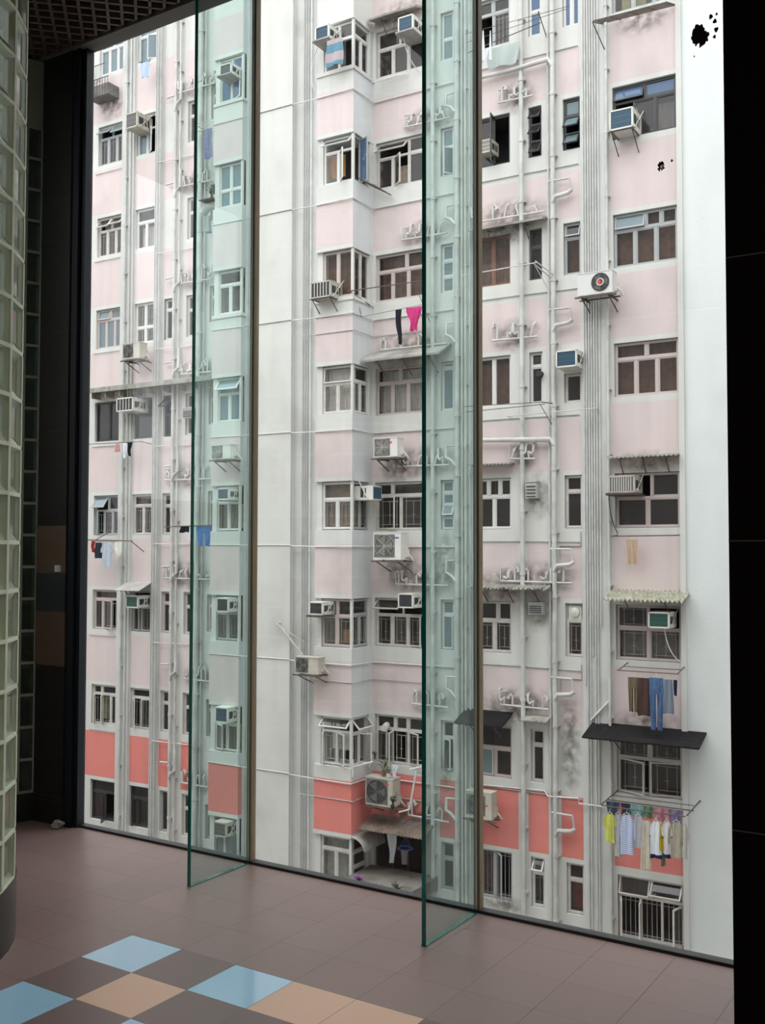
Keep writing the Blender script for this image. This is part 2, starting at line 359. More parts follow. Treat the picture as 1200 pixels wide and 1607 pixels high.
b2 = blocks('glass_block_wall', path, .19, 4.60, .21, .1, '', (GBD, mat('dim_grout', (.36, .38, .33), .8)), loc=(-5.585, 4.47, 0))
tag(b2, 'straight dark wall of glass blocks behind the curved tower', 'glass block wall')
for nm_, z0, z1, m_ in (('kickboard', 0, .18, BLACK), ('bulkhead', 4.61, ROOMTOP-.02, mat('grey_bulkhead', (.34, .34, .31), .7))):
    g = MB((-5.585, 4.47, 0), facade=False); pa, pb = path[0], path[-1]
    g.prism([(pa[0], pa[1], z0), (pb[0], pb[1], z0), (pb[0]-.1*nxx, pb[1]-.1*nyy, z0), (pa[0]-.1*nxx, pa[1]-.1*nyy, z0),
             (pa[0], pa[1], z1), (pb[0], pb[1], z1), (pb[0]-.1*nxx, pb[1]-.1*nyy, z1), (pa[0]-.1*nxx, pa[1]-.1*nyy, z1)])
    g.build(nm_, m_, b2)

# rest of the room shell (daylight also comes in behind the tower)
RW = mat('dark_room_wall', (.06, .05, .045), .6)
g = MB(facade=False)
g.box(-6.35, -6.2, -5.2, 1.2, 0, ROOMTOP+.07); g.box(-6.35, -6.2, 1.2, 4.57, 0, 2.2); g.box(-6.35, -6.2, 4.35, 4.57, 2.2, ROOMTOP+.07); g.box(-6.35, -6.2, 1.2, 4.35, 4.95, ROOMTOP+.07)
struct(g.build('wall_left', RW), 'dark left wall behind the glass block tower', 'wall')
g = MB(facade=False); g.box(-6.2, -5.6, 4.52, 4.57, 0, ROOMTOP+.07); struct(g.build('wall_left_back', RW), 'dark wall behind the glass block panel', 'wall')
g = MB(facade=False); g.box(3.05, 3.2, -5.2, 4.6, 0, ROOMTOP+.07); struct(g.build('wall_right', RW), 'dark right wall', 'wall')
g = MB(facade=False); g.box(-6.2, 3.05, -5.35, -5.2, 0, ROOMTOP+.07)
struct(g.build('wall_back', RW), 'dark back wall behind the camera', 'wall')
g = MB(facade=False); g.box(-.82, .2, 3.3, 4.62, 0, ROOMTOP+.07)
for z in (.9, 1.8, 2.7, 3.6, 4.5): g.box(-.82, .2, 3.298, 3.301, z-.002, z+.002, 1)
struct(g.build('wall_front_right', [mat('black_column', (.006, .005, .005), .9, spec=.05), MATS['stone_joint']]), 'black column at the right edge of the glass wall', 'wall')
g = MB(facade=False); g.box(.2, 3.2, 4.61, 4.7, -14, ROOMTOP+.3); g.box(-34, -33.6, -8, 4.6, -14, 15.5); g.box(-34, 10, 4.58, 4.95, 5.6, 14.6); g.box(-6.35, 3.2, 4.57, 4.60, 5.15, 5.6); g.box(-34, -6.35, 4.6, 4.95, -14, 5.6); g.box(3.2, 10, 4.6, 4.95, -14, 5.6); g.box(-9, 10, 4.62, 5.0, -14, -.36)
struct(g.build('wall_outer', GREY), 'outer wall of the building the camera stands in', 'wall')  # height and reach shaped to shade the lower facade opposite

# dark splotches stuck on the glass
def splotch(cx_, cz_, r, nn, label, seed, extra=()):
    rr = random.Random(seed); s = MB((cx_, GY-.001, cz_), facade=False)
    def blob(x, z, r0, jit=.22):
        k = 14; ph = rr.random()*6; c = s.p(x, GY-.0025, z)
        ring = []
        for i in range(k):
            t = 2*PI*i/k; q = r0*(1+jit*1.3*math.sin(3*t+ph)+rr.uniform(-jit, jit)); ring.append(s.p(x+q*math.cos(t)*.85, GY-.0012, z+q*math.sin(t)*1.1))
        for i in range(k): s.face([c, ring[i], ring[(i+1) % k]])
    for i in range(nn):
        t = rr.random()*2*PI; q = r*rr.random()**.7*.75
        blob(cx_+q*math.cos(t)*.75, cz_+q*math.sin(t), r*rr.uniform(.16, .38))
    for (ax, az, ar) in extra: blob(cx_+ax, cz_+az, ar, .12)
    o = s.build('dirt_patch', mat('dark_dirt', (.035, .022, .02), .9), None, closed=False); o.location = (cx_, GY-.001, cz_)
    tag(o, label, 'dirt patch', 'dark dirt patches stuck on the glass')
splotch(-1.225, 4.07, .058, 26, 'large ragged dark dirt patch on the glass near the top right corner', 3, [(.062, .05, .010), (.068, .01, .011), (.06, -.02, .008), (.045, .075, .01), (.07, .08, .006), (-.03, -.085, .004)])
splotch(-1.41, 3.515, .024, 14, 'small dark dirt speck on the glass beside the upper right window', 5, [(.05, .018, .006)])

# ------------------------------------------------------------------ the building across the street
bld = bpy.data.objects.new('apartment_building', None); C.objects.link(bld); bld.location = OO; bld.rotation_euler = (0, 0, FA)
tag(bld, 'tall pink and white apartment block with pipe-covered facade beyond the glass', 'building')
g = MB(facade=False); g.box(-80, 60, 4.8, 60, -14.3, -14); nb = MB(facade=False); nb.box(9.0, 22.0, 6.5, 34.0, -14.0, 24.0); tag(nb.build('shade_block', GREY), 'unseen plain block added to shade the right end of the lane', 'building')  # out-of-view block added so right-facing sides of the bays fall darker
nb = MB(facade=False); nb.box(-60, -40, 4, 40, -14, 19); tag(nb.build('shade_block', GREY), 'unseen plain block added to shade the left end of the lane', 'building')  # second out-of-view block, added to dim the lower left facade
struct(g.build('ground', CONC), 'street far below between the two buildings', 'ground')
TOP, BOT = 21.0, -14.0
zt = lambda f: .68+2.72*f
zb = lambda f: (-.45+2.72*f) if f > -2 else -5.82
ztL = lambda f: .68+2.655*f
zbL = lambda f: -.43+2.65*f
# columns: name -> (u0, u1, panel u0, panel u1, floors)
COL = {
 'L1': (-21.93, -20.91, -22.6, -20.92, range(-2, 7)), 'L2': (-20.44, -19.72, -20.44, -19.68, range(-2, 7)), 'L3': (-19.33, -18.97, -19.37, -18.96, [-2, -1, 0, 1, 2, 3, 4-1]),
 'L4': (-18.54, -18.26, -18.58, -18.22, [-2, -1, 0, 2, 3, 4, 5]), 'LS': (-17.73, -17.00, -17.5, -16.9, range(-2, 6)),
 'M1': (-12.58, -11.28, -12.65, -11.2, range(-2, 6)), 'M2': (-10.83, -10.50, -10.85, -10.47, range(-2, 6)), 'M3': (-9.95, -9.09, -10.0, -8.93, range(-2, 6)),
 'M4': (-8.65, -8.34, -8.70, -8.24, [-2, -1, 2, 3, 4, 5]), 'M5': (-7.85, -7.46, -7.95, -7.47, [-2, 0, 1, 2, 3, 4, 5]), 'R': (-6.75, -5.41, -6.80, -5.395, range(-2, 6))}
def wz(c, f):
    if c[0] == 'L' and c != 'LS': return zbL(f), ztL(f)
    if c == 'LS': return zb(f)+.12, zt(f)-.05
    if c == 'M5' and f == 2: return 4.95, 5.58
    if c == 'R' and f == -2: return -6.1, -4.83
    return zb(f), zt(f)
def wall_holes(name, u0, u1, cols, w=0.0, paint=True, extra_pink=()):
    mb = MB(); holes = []; paints = []
    for c in cols:
        a, b, pa, pb, fs = COL[c]
        for f in fs: z0, z1 = wz(c, f); holes.append((a, b, z0, z1))
        for f in range(-3, 7):
            if c[0] == 'L' and c != 'LS': p0, p1 = ztL(f)+.10, zbL(f+1)-.12
            else: p0, p1 = zt(f)+.10, (zb(f+1)-.13 if c == 'R' else min(zb(f+1)-.32, 1.93+2.68*f))
            if f == -2: p0 = (ztL(f) if c[0] == 'L' else zt(f))+.10; p1 = (zbL(-1) if c[0] == 'L' else zb(-1))-.2
            if f == -3: p1 = zb(-2)-.45; p0 = p1-1.1
            if c == 'M5' and f == -2: p1 = -3.38
            if c == 'LS' and f not in (-2,): continue
            if c == 'M2' and f != -2: continue
            paints.append((pa, pb, p0, p1, 2 if f <= -2 else 1))
    us = sorted({u0, u1} | {min(max(v, u0), u1) for h in holes for v in h[:2]} | {min(max(v, u0), u1) for h in paints for v in h[:2]})
    zs = sorted({BOT, TOP} | {v for h in holes for v in h[2:4]} | {v for h in paints for v in h[2:4]})
    ids = {}
    def vid(u, z):
        if (u, z) not in ids: ids[(u, z)] = mb.p(u, w, z)
        return ids[(u, z)]
    for i in range(len(us)-1):
        for j in range(len(zs)-1):
            uc, zc = (us[i]+us[i+1])/2, (zs[j]+zs[j+1])/2
            if any(h[0] < uc < h[1] and h[2] < zc < h[3] for h in holes): continue
            mi = 0
            if paint:
                for p in paints:
                    if p[0] < uc < p[1] and p[2] < zc < p[3]: mi = p[4]
            mb.face([vid(us[i], zs[j]), vid(us[i+1], zs[j]), vid(us[i+1], zs[j+1]), vid(us[i], zs[j+1])], mi)
    for a, b, z0, z1 in holes:
        for d0, d1, mi in ((w, w-.16, 0), (w-.16, w-1.0, 3)):
            mb.quad((a, d0, z0), (b, d0, z0), (b, d1, z0), (a, d1, z0), mi); mb.quad((a, d0, z1), (b, d0, z1), (b, d1, z1), (a, d1, z1), mi)
            mb.quad((a, d0, z0), (a, d0, z1), (a, d1, z1), (a, d1, z0), mi); mb.quad((b, d0, z0), (b, d0, z1), (b, d1, z1), (b, d1, z0), mi)
        mb.quad((a, w-1, z0), (b, w-1, z0), (b, w-1, z1), (a, w-1, z1), 3)
    return mb.build(name, [WHITE, PINK, CORAL, DARKIN], bld, closed=False)
wall_holes('recessed_wall', -26, -16.0, ['L1', 'L2', 'L3', 'L4', 'LS'])
wall_holes('recessed_wall', -13.3, -7.44, ['M1', 'M2', 'M3', 'M4', 'M5'])
wall_holes('recessed_wall', -6.87, -5.39, ['R'])
g = MB(); g.box(-26, 8, -6, -1.05, BOT, TOP); g.box(-26, 8, -1.05, -.02, TOP-.3, TOP+.4); g.build('building_core', GREY, bld)
WB = .9
g = MB(); g.box(-15.47, -14.40, -.3, WB, BOT, TOP)
g.build('white_pier', WHITE, bld)
g = MB(); g.box(-15.93, -15.47, -.3, WB-.14, BOT, TOP); g.box(-14.40, -13.68, -.3, WB-.14, BOT, TOP); g.build('pier_recess', GREY, bld)
g = MB(); g.box(-7.44, -6.87, -.3, .06, BOT, TOP); g.build('pipe_pier', GREY, bld)
g = MB(); g.box(-5.39, -5.28, -.3, .09, BOT, TOP); g.build('corner_strip', WHITE, bld)
g = MB(); g.box(-5.28, 8, -.3, .04, BOT, TOP); g.build('blank_end_wall', plaster('bluish_render', (.68, .70, .69), (.55, .56, .55), .25), bld)
for u0, u1 in ((-20.92, -20.46), (-19.66, -19.38)):
    g = MB(); g.box(u0, u1, -.05, .07, BOT, TOP); g.build('slim_pier', GREY, bld)

# windows -------------------------------------------------------------------------
def window(u0, u1, z0, z1, wp, top=1, low=2, s=.3, fc='c', opens={}, grille=False, curtain=None, pane='n', fmap=ident, org=(0, 0, 0), th=.045, rows=None):
    F = MB(fmap=fmap); P = MB(fmap=fmap); G = MB(fmap=fmap)
    fr = FR[fc]; d = .03
    def fbox(a, b, c, e): F.box(a, b, wp-d, wp+d, c, e)
    fbox(u0, u1, z0, z0+th); fbox(u0, u1, z1-th, z1); fbox(u0, u0+th, z0+th, z1-th); fbox(u1-th, u1, z0+th, z1-th)
    cells = []
    zz = z1-(z1-z0)*s if s > 0 else z1
    def split(n):
        fr_ = [1/n]*n if isinstance(n, int) else list(n)
        acc = [0]
        for q in fr_: acc.append(acc[-1]+q/sum(fr_))
        return acc
    if rows:
        for k in range(rows):
            a, b = z0+(z1-z0)*k/rows, z0+(z1-z0)*(k+1)/rows; cells.append(('r', k, u0, u1, a, b))
            if k: fbox(u0+th, u1-th, a-.02, a+.02)
    else:
        if s > 0:
            fbox(u0+th, u1-th, zz-.025, zz+.025); ac = split(top)
            for i in range(len(ac)-1):
                cells.append(('t', i, u0+(u1-u0)*ac[i], u0+(u1-u0)*ac[i+1], zz, z1))
                if i: x = u0+(u1-u0)*ac[i]; fbox(x-.02, x+.02, zz+.02, z1-th)
        ac = split(low)
        for i in range(len(ac)-1):
            cells.append(('b', i, u0+(u1-u0)*ac[i], u0+(u1-u0)*ac[i+1], z0, zz))
            if i: x = u0+(u1-u0)*ac[i]; fbox(x-.022, x+.022, z0+th, zz-.02)
    sashes = []
    for k, i, a, b, c, e in cells:
        key = k+str(i); a += .02; b -= .02; c += .02; e -= .02; ang = opens.get(key)
        if ang == 'ac': continue
        mi = pane[1:] and key in opens
        if ang is None:
            F.box(a, b, wp-.02, wp+.02, c, c+.03); F.box(a, b, wp-.02, wp+.02, e-.03, e); F.box(a, a+.03, wp-.02, wp+.02, c, e); F.box(b-.03, b, wp-.02, wp+.02, c, e)
            P.box(a+.02, b-.02, wp-.004, wp+.004, c+.02, e-.02)
        else:
            S = MB(fmap=fmap); t = math.radians(abs(ang)); q = .028; W_ = b-a; H_ = e-c
            if k in 'tr':
                def T(x, y, z): r = e-z; return (a+x, wp+r*math.sin(t)+y*math.cos(t), e-r*math.cos(t)+y*math.sin(t))
            elif ang > 0:
                def T(x, y, z): return (a+x*math.cos(t)-y*math.sin(t), wp+x*math.sin(t)+y*math.cos(t), z)
            else:
                def T(x, y, z): r = W_-x; return (b-r*math.cos(t)+y*math.sin(t), wp+r*math.sin(t)+y*math.cos(t), z)
            def B(x0, x1, ya, yb_, za, zb_, m): S.prism([T(x0, ya, za), T(x1, ya, za), T(x1, yb_, za), T(x0, yb_, za), T(x0, ya, zb_), T(x1, ya, zb_), T(x1, yb_, zb_), T(x0, yb_, zb_)], m)
            B(0, W_, -.015, .015, c, c+q, 0); B(0, W_, -.015, .015, e-q, e, 0); B(0, q, -.015, .015, c+q, e-q, 0); B(W_-q, W_, -.015, .015, c+q, e-q, 0)
            B(q, W_-q, -.003, .003, c+q, e-q, 1); sashes.append(S)
        if grille and (k == 'b' or grille == 2):
            y = wp-.035; m_ = (b-a)*.18
            if grille == 3:
                n_ = max(2, int((b-a)/.09))
                for q in range(1, n_): x = a+(b-a)*q/n_; G.box(x-.006, x+.006, y-.006, y+.006, c, e)
                G.box(a, b, y-.006, y+.006, c+.06, c+.072); G.box(a, b, y-.006, y+.006, e-.1, e-.088)
            else:
                for x in (a+m_, b-m_): G.box(x-.006, x+.006, y-.006, y+.006, c, e)
                for z in (c+(e-c)*.14, e-(e-c)*.14): G.box(a+m_*.6, b-m_*.6, y-.006, y+.006, z-.006, z+.006)
                x = (a+b)/2; G.box(x-.005, x+.005, y-.006, y+.006, c+(e-c)*.14, e-(e-c)*.14)
                G.box(x-.04, x+.04, y-.006, y+.006, (c+e)/2-.05, (c+e)/2-.04)
    o = F.build('window', fr, bld)
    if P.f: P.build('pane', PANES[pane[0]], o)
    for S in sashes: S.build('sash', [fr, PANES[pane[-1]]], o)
    if G.f: G.build('window_grille', CREAM if grille != 3 else GFRAME, o)
    if curtain:
        K = MB(fmap=fmap); cmat, a, b, c, e = curtain
        n_ = 24; U0, U1 = u0+(u1-u0)*a, u0+(u1-u0)*b; Z0, Z1 = z0+(z1-z0)*c, z0+(z1-z0)*e
        for th_ in (0, .006):
            ids = [[K.p(U0+(U1-U0)*i/n_, wp-.16-th_+.014*math.sin(i*1.9), z) for i in range(n_+1)] for z in (Z0, Z1)]
            for i in range(n_): K.face([ids[0][i], ids[0][i+1], ids[1][i+1], ids[1][i]])
        K.build('curtain', cmat, o, closed=False)
    return o
CB = cloth('brown_curtain', (.20, .115, .085), .4); CWH = cloth('pale_curtain', (.80, .80, .76), .15); CGY = cloth('grey_curtain', (.26, .25, .24), .35)
CBL = cloth('blue_curtain', (.18, .30, .55)); COR = cloth('orange_curtain', (.60, .34, .14), .3); CGN = cloth('green_curtain', (.58, .66, .60), .3); CYE = cloth('yellow_curtain', (.42, .40, .20)); CREDP = cloth('red_poster', (.35, .05, .04), .6); CTX = cloth('tan_curtain', (.46, .39, .32), .3)
full = lambda m: (m, .03, .97, .03, .97)
WIN = {  # column -> floor -> options
 'L1': {6: dict(top=2, low=3, s=.35, fc='w', pane='g'), 5: dict(top=2, low=3, s=.3, opens={'t0': 45, 't1': 35}, grille=3, fc='g', pane='ng'), 4: dict(top=2, low=3, s=.33, opens={'t0': 35, 't1': 40}, grille=3, fc='c', curtain=full(CGY)),
        3: dict(top=2, low=3, s=.27, opens={'t0': 12}, fc='p', pane='g', curtain=(CTX, .05, .6, .05, .7)), 2: dict(low=2, s=0, fc='d'), 1: dict(top=2, low=3, s=.38, fc='g', opens={'t0': 35, 'b0': 40}, grille=1, pane='ng'),
        0: dict(top=1, low=[1, 2], s=.24, fc='p', grille=3, opens={'b1': 25}, curtain=(CTX, .05, .95, .76, .97)), -1: dict(top=[1, 2], low=3, s=.24, fc='c', opens={'b0': 50, 'b1': 55}, grille=3, curtain=(CYE, .1, .4, .1, .7)), -2: dict(top=1, low=2, s=.3, fc='d', opens={'b1': 60}, curtain=(CREDP, .12, .3, .25, .55))},
 'L2': {6: dict(top=1, low=2, s=.35, fc='w', pane='g', opens={'b1': -25}, curtain=(CBL, .4, .95, .05, .65)), 5: dict(top=1, low=2, s=.35, fc='w', pane='g', opens={'t0': 'ac', 'b1': 35}), 4: dict(top=1, low=2, s=.33, fc='w', curtain=(CWH, .05, .8, .05, .6)), 3: dict(top=2, low=2, s=.6, fc='w', grille=2),
        2: dict(low=1, s=0, fc='d'), 1: dict(top=1, low=2, s=.28, curtain=(CTX, .1, .5, .72, .95), grille=1), 0: dict(top=1, low=2, s=.4, fc='g', grille=3, opens={'t0': 'ac', 'b0': 20, 'b1': -20}), -1: dict(top=1, low=2, s=.24, fc='c', opens={'b0': 40, 'b1': -15}, grille=3), -2: dict(top=1, low=[1, 2], s=.3, fc='d', opens={'b0': -75})},
 'L3': {3: dict(low=1, top=1, s=.26, fc='w', pane='n'), 2: dict(top=1, low=1, s=.45, fc='d', opens={'t0': 50}), 1: dict(top=1, low=1, s=.3), 0: dict(top=1, low=1, s=.28, fc='p', curtain=(CTX, .05, .95, .05, .6)), -1: dict(top=1, low=1, s=.3, fc='c'), -2: dict(low=1, s=0, fc='g')},
 'L4': {f: dict(top=1, low=1, s=.35, fc='c') for f in (-2, -1, 0, 2, 3, 4, 5)},
 'LS': {f: dict(top=1, low=1, s=.3, fc='g' if f < 0 else 'c') for f in range(-2, 6)},
 'M1': {5: dict(top=2, low=3, s=.38, fc='c', opens={'t1': 'ac'}), 4: dict(top=[2, 1], low=3, s=.33, fc='c', opens={'t0': 45, 'b1': 40}, curtain=(CTX, .35, .6, .05, .5)), 3: dict(top=[1.7, 1], low=3, s=.36, fc='p', curtain=full(CB)), 2: dict(top=2, low=3, s=.32, fc='p', curtain=full(CWH), grille=1),
        1: dict(top=[1, 2], low=2, s=.28, fc='c', opens={'b0': 20}, grille=1), 0: dict(top=[1.3, 1], low=3, s=.34, fc='c', opens={'t0': 50, 't1': 'ac', 'b2': 20}, grille=1), -1: dict(top=[1.2, .8, 1], low=3, s=.3, fc='c', opens={'b0': 25, 'b1': 75, 'b2': 30}, grille=1), -2: dict(low=3, s=0, fc='d', opens={'b0': 'ac', 'b1': 'ac', 'b2': 'ac'}, grille=3)},
 'M2': {5: dict(top=1, low=1, s=.55, fc='w', pane='g'), 4: dict(top=1, low=1, s=.4, fc='w', opens={'b0': -50}, pane='g'), 3: dict(rows=3, fc='w', pane='g'), 2: dict(low=1, s=.12, fc='w', pane='g', curtain=(CBL, .1, .9, .05, .55)),
        1: dict(rows=4, fc='w', pane='g', opens={'r1': 25}), 0: dict(top=1, low=1, s=.3, fc='w', opens={'b0': 12}, pane='g'), -1: dict(top=1, low=1, s=.35, fc='w', opens={'b0': 30}), -2: dict(top=1, low=1, s=.35, fc='g')},
 'M3': {5: dict(top=2, low=2, s=.3, fc='g', grille=3, opens={'b0': 'ac'}), 4: dict(top=1, low=[1, 1], s=0, fc='d', opens={'b1': 80}), 3: dict(low=2, s=0, fc='b', curtain=full(CB)), 2: dict(low=2, s=0, fc='w', curtain=(CB, .05, .95, .05, .9)),
        1: dict(top=3, low=2, s=.36, fc='w'), 0: dict(top=[1.5, 1], low=2, s=.38, fc='c', grille=1), -1: dict(top=1, low=2, s=.45, fc='p', opens={'b0': 8}, pane='ng'), -2: dict(low=2, s=0, fc='g', opens={'b1': 50}, grille=3, curtain=(cloth('faded_red', (.25, .10, .10), .5), .1, .35, .15, .9))},
 'M4': {5: dict(top=1, low=1, s=.5, fc='w', pane='b'), 4: dict(rows=3, fc='d', opens={'r0': 35, 'r1': 45, 'r2': 40}), 3: dict(top=1, low=1, s=.35, fc='d'), 2: dict(top=1, low=1, s=.27, fc='w', curtain=(CTX, .05, .95, .74, .95)), -1: dict(top=1, low=1, s=.3, fc='c'), -2: dict(top=1, low=1, s=.32, fc='w', opens={'t0': 35}, grille=3)},
 'M5': {5: dict(low=2, s=0, fc='w', pane='b'), 4: dict(rows=3, fc='d', opens={'r0': 40, 'r1': 40}, pane='g'), 3: dict(top=1, low=1, s=.28, fc='g', opens={'t0': 18}, curtain=(CB, .05, .95, .05, .75)), 2: dict(low=1, s=0, fc='c'), 1: dict(top=1, low=1, s=.3, fc='c'),
        0: dict(top=1, low=1, s=.32, fc='c', opens={'t0': 'ac'}, grille=1), -2: dict(top=1, low=1, s=.33, fc='c', curtain=(CREDP, .1, .9, .05, .6))},
 'R': {5: dict(top=2, low=3, s=.3, fc='g', curtain=(CYE, .1, .5, .05, .4)), 4: dict(top=2, low=3, s=.3, fc='d', pane='nb', opens={'t0': 20, 't1': 3, 'b0': 'ac'}, curtain=(CGY, .6, .97, .02, .6)), 3: dict(top=[2, 1, 1], low=[1, 1, 1], s=.3, fc='g', opens={'t0': 14}, pane='ng', curtain=full(CB)),  # blue of the dark-framed transoms stands in for a reflection
       2: dict(top=2, low=3, s=.3, fc='p', curtain=(CB, .02, .98, .02, .98)), 1: dict(top=[1.25, 1], low=[1, 1], s=.45, fc='p', opens={'t0': 'ac'}), 0: dict(top=2, low=2, s=.42, fc='p', grille=2, curtain=(CGY, .03, .97, .03, .6), opens={'t1': 'ac'}),
       -1: dict(top=2, low=2, s=.36, fc='c', grille=2, opens={'t0': 8, 'b0': 22, 'b1': -12}), -2: dict(top=2, low=3, s=.32, fc='c', grille=3, opens={'t0': 22, 't1': 45, 'b0': 70, 'b1': 80, 'b2': -75})}}
for c, rows_ in WIN.items():
    a, b, _, _, fs = COL[c]
    for f in set(fs):
        if f not in rows_: continue
        z0, z1 = wz(c, f); window(a+.01, b-.01, z0+.01, z1-.01, -.10, **rows_[f])

# projecting bays -----------------------------------------------------------------
def bay(u0, u1, floors, left_inset=0.0, right_side=True):
    sp = MB(); gaps = []
    fl_ = sorted(floors)
    edges = [(BOT, zb(fl_[0]))]+[(zt(f), zb(f+1)) for f in fl_[:-1]]+[(zt(fl_[-1]), TOP)]
    for k, (a, b) in enumerate(edges):
        f = fl_[k-1] if k else -3
        if k and k < len(edges)-1:
            p0, p1 = a+.10, b-.30
            p1 = min(p1, 1.93+2.68*f)
            sp.box(u0, u1, -.3, WB, a, b, 3)
            sp.box(u0, u1+.002, WB, WB+.004, a, p0, 0); sp.box(u0, u1+.002, WB, WB+.004, p1, b, 0)
            sp.box(u0, u1+.002, WB, WB+.005, p0, p1, 2 if f == -2 else 1)
            if f == -2: sp.box(u1, u1+.004, 0, WB, p0, p1, 2)
            if f in (4, 2): sp.box(u0, u1+.03, WB-.02, WB+.03, b-.10, b-.03, 0); sp.box(u1, u1+.03, 0, WB, b-.10, b-.03, 0)
        else: sp.box(u0, u1, -.3, WB, a, b, 0)
    sp.build('bay_wall', [WHITE, PINK, CORAL, SIDEW], bld)
    for f in floors:
        a, b = zb(f), zt(f)
        po = MB(); ins = left_inset
        po.box(u0, u0+.15, 0, WB-.06, a, b); po.box(u1-.07, u1-.01, WB-.09, WB-.03, a, b); po.box(u1-.14, u1-.01, 0, .14, a, b)
        po.build('bay_post', WHITE, bld)
        bk = MB(); bk.box(u0+.15, u1-.14, 0, .03, a, b); bk.build('bay_back', DARKIN, bld)
bay(-16.86, -15.93, range(-2, 7)); bay(-13.68, -12.65, range(-2, 6))
BL = {6: dict(top=2, low=2, s=.3, fc='w', pane='g'), 5: dict(top=2, low=2, s=.33, fc='w', opens={'t0': 'ac', 'b1': 20}, pane='b', curtain=(CBL, .05, .5, .3, .95)), 4: dict(top=2, low=2, s=.6, fc='w', pane='g'), 3: dict(top=1, low=2, s=.33, fc='w', curtain=(CGY, .05, .95, .05, .6)),
      2: dict(top=1, low=2, s=.35, fc='w', opens={'t0': 35}, curtain=full(CWH), pane='g'), 1: dict(top=2, low=2, s=.36, fc='w', opens={'t0': 'ac'}, grille=1, curtain=(CGN, .05, .95, .05, .6)), 0: dict(top=2, low=2, s=.38, fc='g', opens={'t0': 'ac'}, grille=1, curtain=(CGN, .05, .5, .05, .6)),
      -1: dict(top=2, low=2, s=.4, fc='w', opens={'t0': 'ac', 'b0': 25}, grille=1, curtain=(CYE, .5, .97, .05, .6)), -2: dict(top=1, low=2, s=.5, fc='g', pane='g', opens={'t0': 'ac'})}
for f, kw in BL.items(): window(-16.98 if False else -16.72, -15.99, zb(f)+.02, zt(f)-.02, WB-.12, **kw)
BR = {5: dict(top=2, low=2, s=.35, fc='w', opens={'t0': 'ac', 'b0': 'ac', 'b1': 'ac'}, curtain=(CGY, .4, .6, .05, .9)), 4: dict(top=1, low=2, s=.3, fc='w', opens={'t0': 48, 'b1': 48}, curtain=(COR, .02, .6, .2, .68)), 3: dict(low=2, s=0, fc='p', curtain=full(CB)),
      2: dict(top=1, low=2, s=.37, fc='c', opens={'t0': 8}, grille=1, curtain=full(CWH)), 1: dict(top=1, low=2, s=.37, fc='w', grille=1, curtain=(CTX, .02, .98, .05, .97)), 0: dict(top=2, low=2, s=.36, fc='p', grille=1, opens={'t0': 'ac'}, curtain=(COR, .55, .9, .05, .35)),
      -1: dict(top=1, low=2, s=.3, fc='w', opens={'t0': 48, 'b0': 60, 'b1': 35}, grille=1, curtain=(CWH, .2, .85, .3, .7)), -2: dict(top=1, low=2, s=.3, fc='c', curtain=full(CGN))}
for f, kw in BR.items(): window(-13.52, -12.71, zb(f)+.02, zt(f)-.02, WB-.12, **kw)
smap = lambda a, o, z: (-12.75+o, WB-a, z)   # the bay's right-hand side: a runs back from the corner, o points right
BS = {5: dict(top=1, low=2, s=.3, fc='w'), 4: dict(low=2, s=0, fc='g', opens={'b0': -70}, pane='nb'), 3: dict(low=2, s=0, fc='c'), 2: dict(top=1, low=2, s=.33, fc='w', grille=1), 1: dict(top=1, low=2, s=.35, fc='g', opens={'t0': 'ac'}, grille=1),
      0: dict(top=1, low=2, s=.34, fc='g', grille=1), -1: dict(top=1, low=2, s=.33, fc='w', opens={'t0': 45, 'b1': 60}, grille=1), -2: dict(rows=3, fc='w')}
for f, kw in BS.items(): window(.09, .77, zb(f)+.02, zt(f)-.02, 0.02, fmap=smap, **kw)

# pipes ---------------------------------------------------------------------------
def vpipe(u, w, r, z0=BOT, z1=TOP, m=PIPE, name='drainpipe', collars=True, parent=bld):
    g = MB(); g.tube([(u, w, z0), (u, w, z1)], r, 10)
    if collars and r > .025:
        z = z0+random.random()*1.5
        while z < z1: g.tube([(u, w, z-.035), (u, w, z+.035)], r*1.22, 10); g.box(u-r*1.6, u+r*1.6, -.02, w, z-.012, z+.012); z += 1.36
    return g.build(name, m, parent, smooth=True)
for u, w, r in ((-20.70, .13, .035), (-20.55, .11, .025), (-18.89, .10, .045), (-18.73, .09, .03), (-18.0, .10, .065), (-17.86, .07, .02),
                (-10.98, .10, .05), (-10.36, .10, .055), (-10.25, .07, .025), (-10.16, .07, .028), (-10.05, .06, .02), (-8.77, .11, .05), (-8.04, .11, .05), (-8.16, .07, .022), (-6.84, .12, .03)):
    vpipe(u, w, r)
for i in range(5): vpipe(-19.60+.05*i, .10, .014, name='conduit', m=CONDUIT if i % 2 else PIPED, collars=False)
for u in (-14.13, -14.06, -13.99): vpipe(u, WB-.11, .013, name='conduit', m=PIPED, collars=False)
vpipe(-13.90, WB-.09, .022, name='conduit', m=CONDUIT)
vpipe(-14.40, WB-.02, .016, name='conduit', m=PIPED)
for u in (-15.8, -15.65): vpipe(u, WB-.11, .013, name='conduit', m=PIPED, collars=False)
for i, u in enumerate((-7.37, -7.315, -7.26, -7.205, -7.15, -7.09, -7.03)): vpipe(u, .09, .014+.003*(i % 2), z0=-14 if i % 3 else -1.0+i*.2, name='conduit', m=CONDUIT if i % 2 == 0 else PIPE, collars=False)
vpipe(-9.78+.0, .05, .012, z0=-9, z1=0, name='conduit', m=PIPED, collars=False)
def run(pts, r, name='conduit', m=CONDUIT):
    g = MB(); g.tube(pts, r, 8); return g.build(name, m, bld, smooth=True)
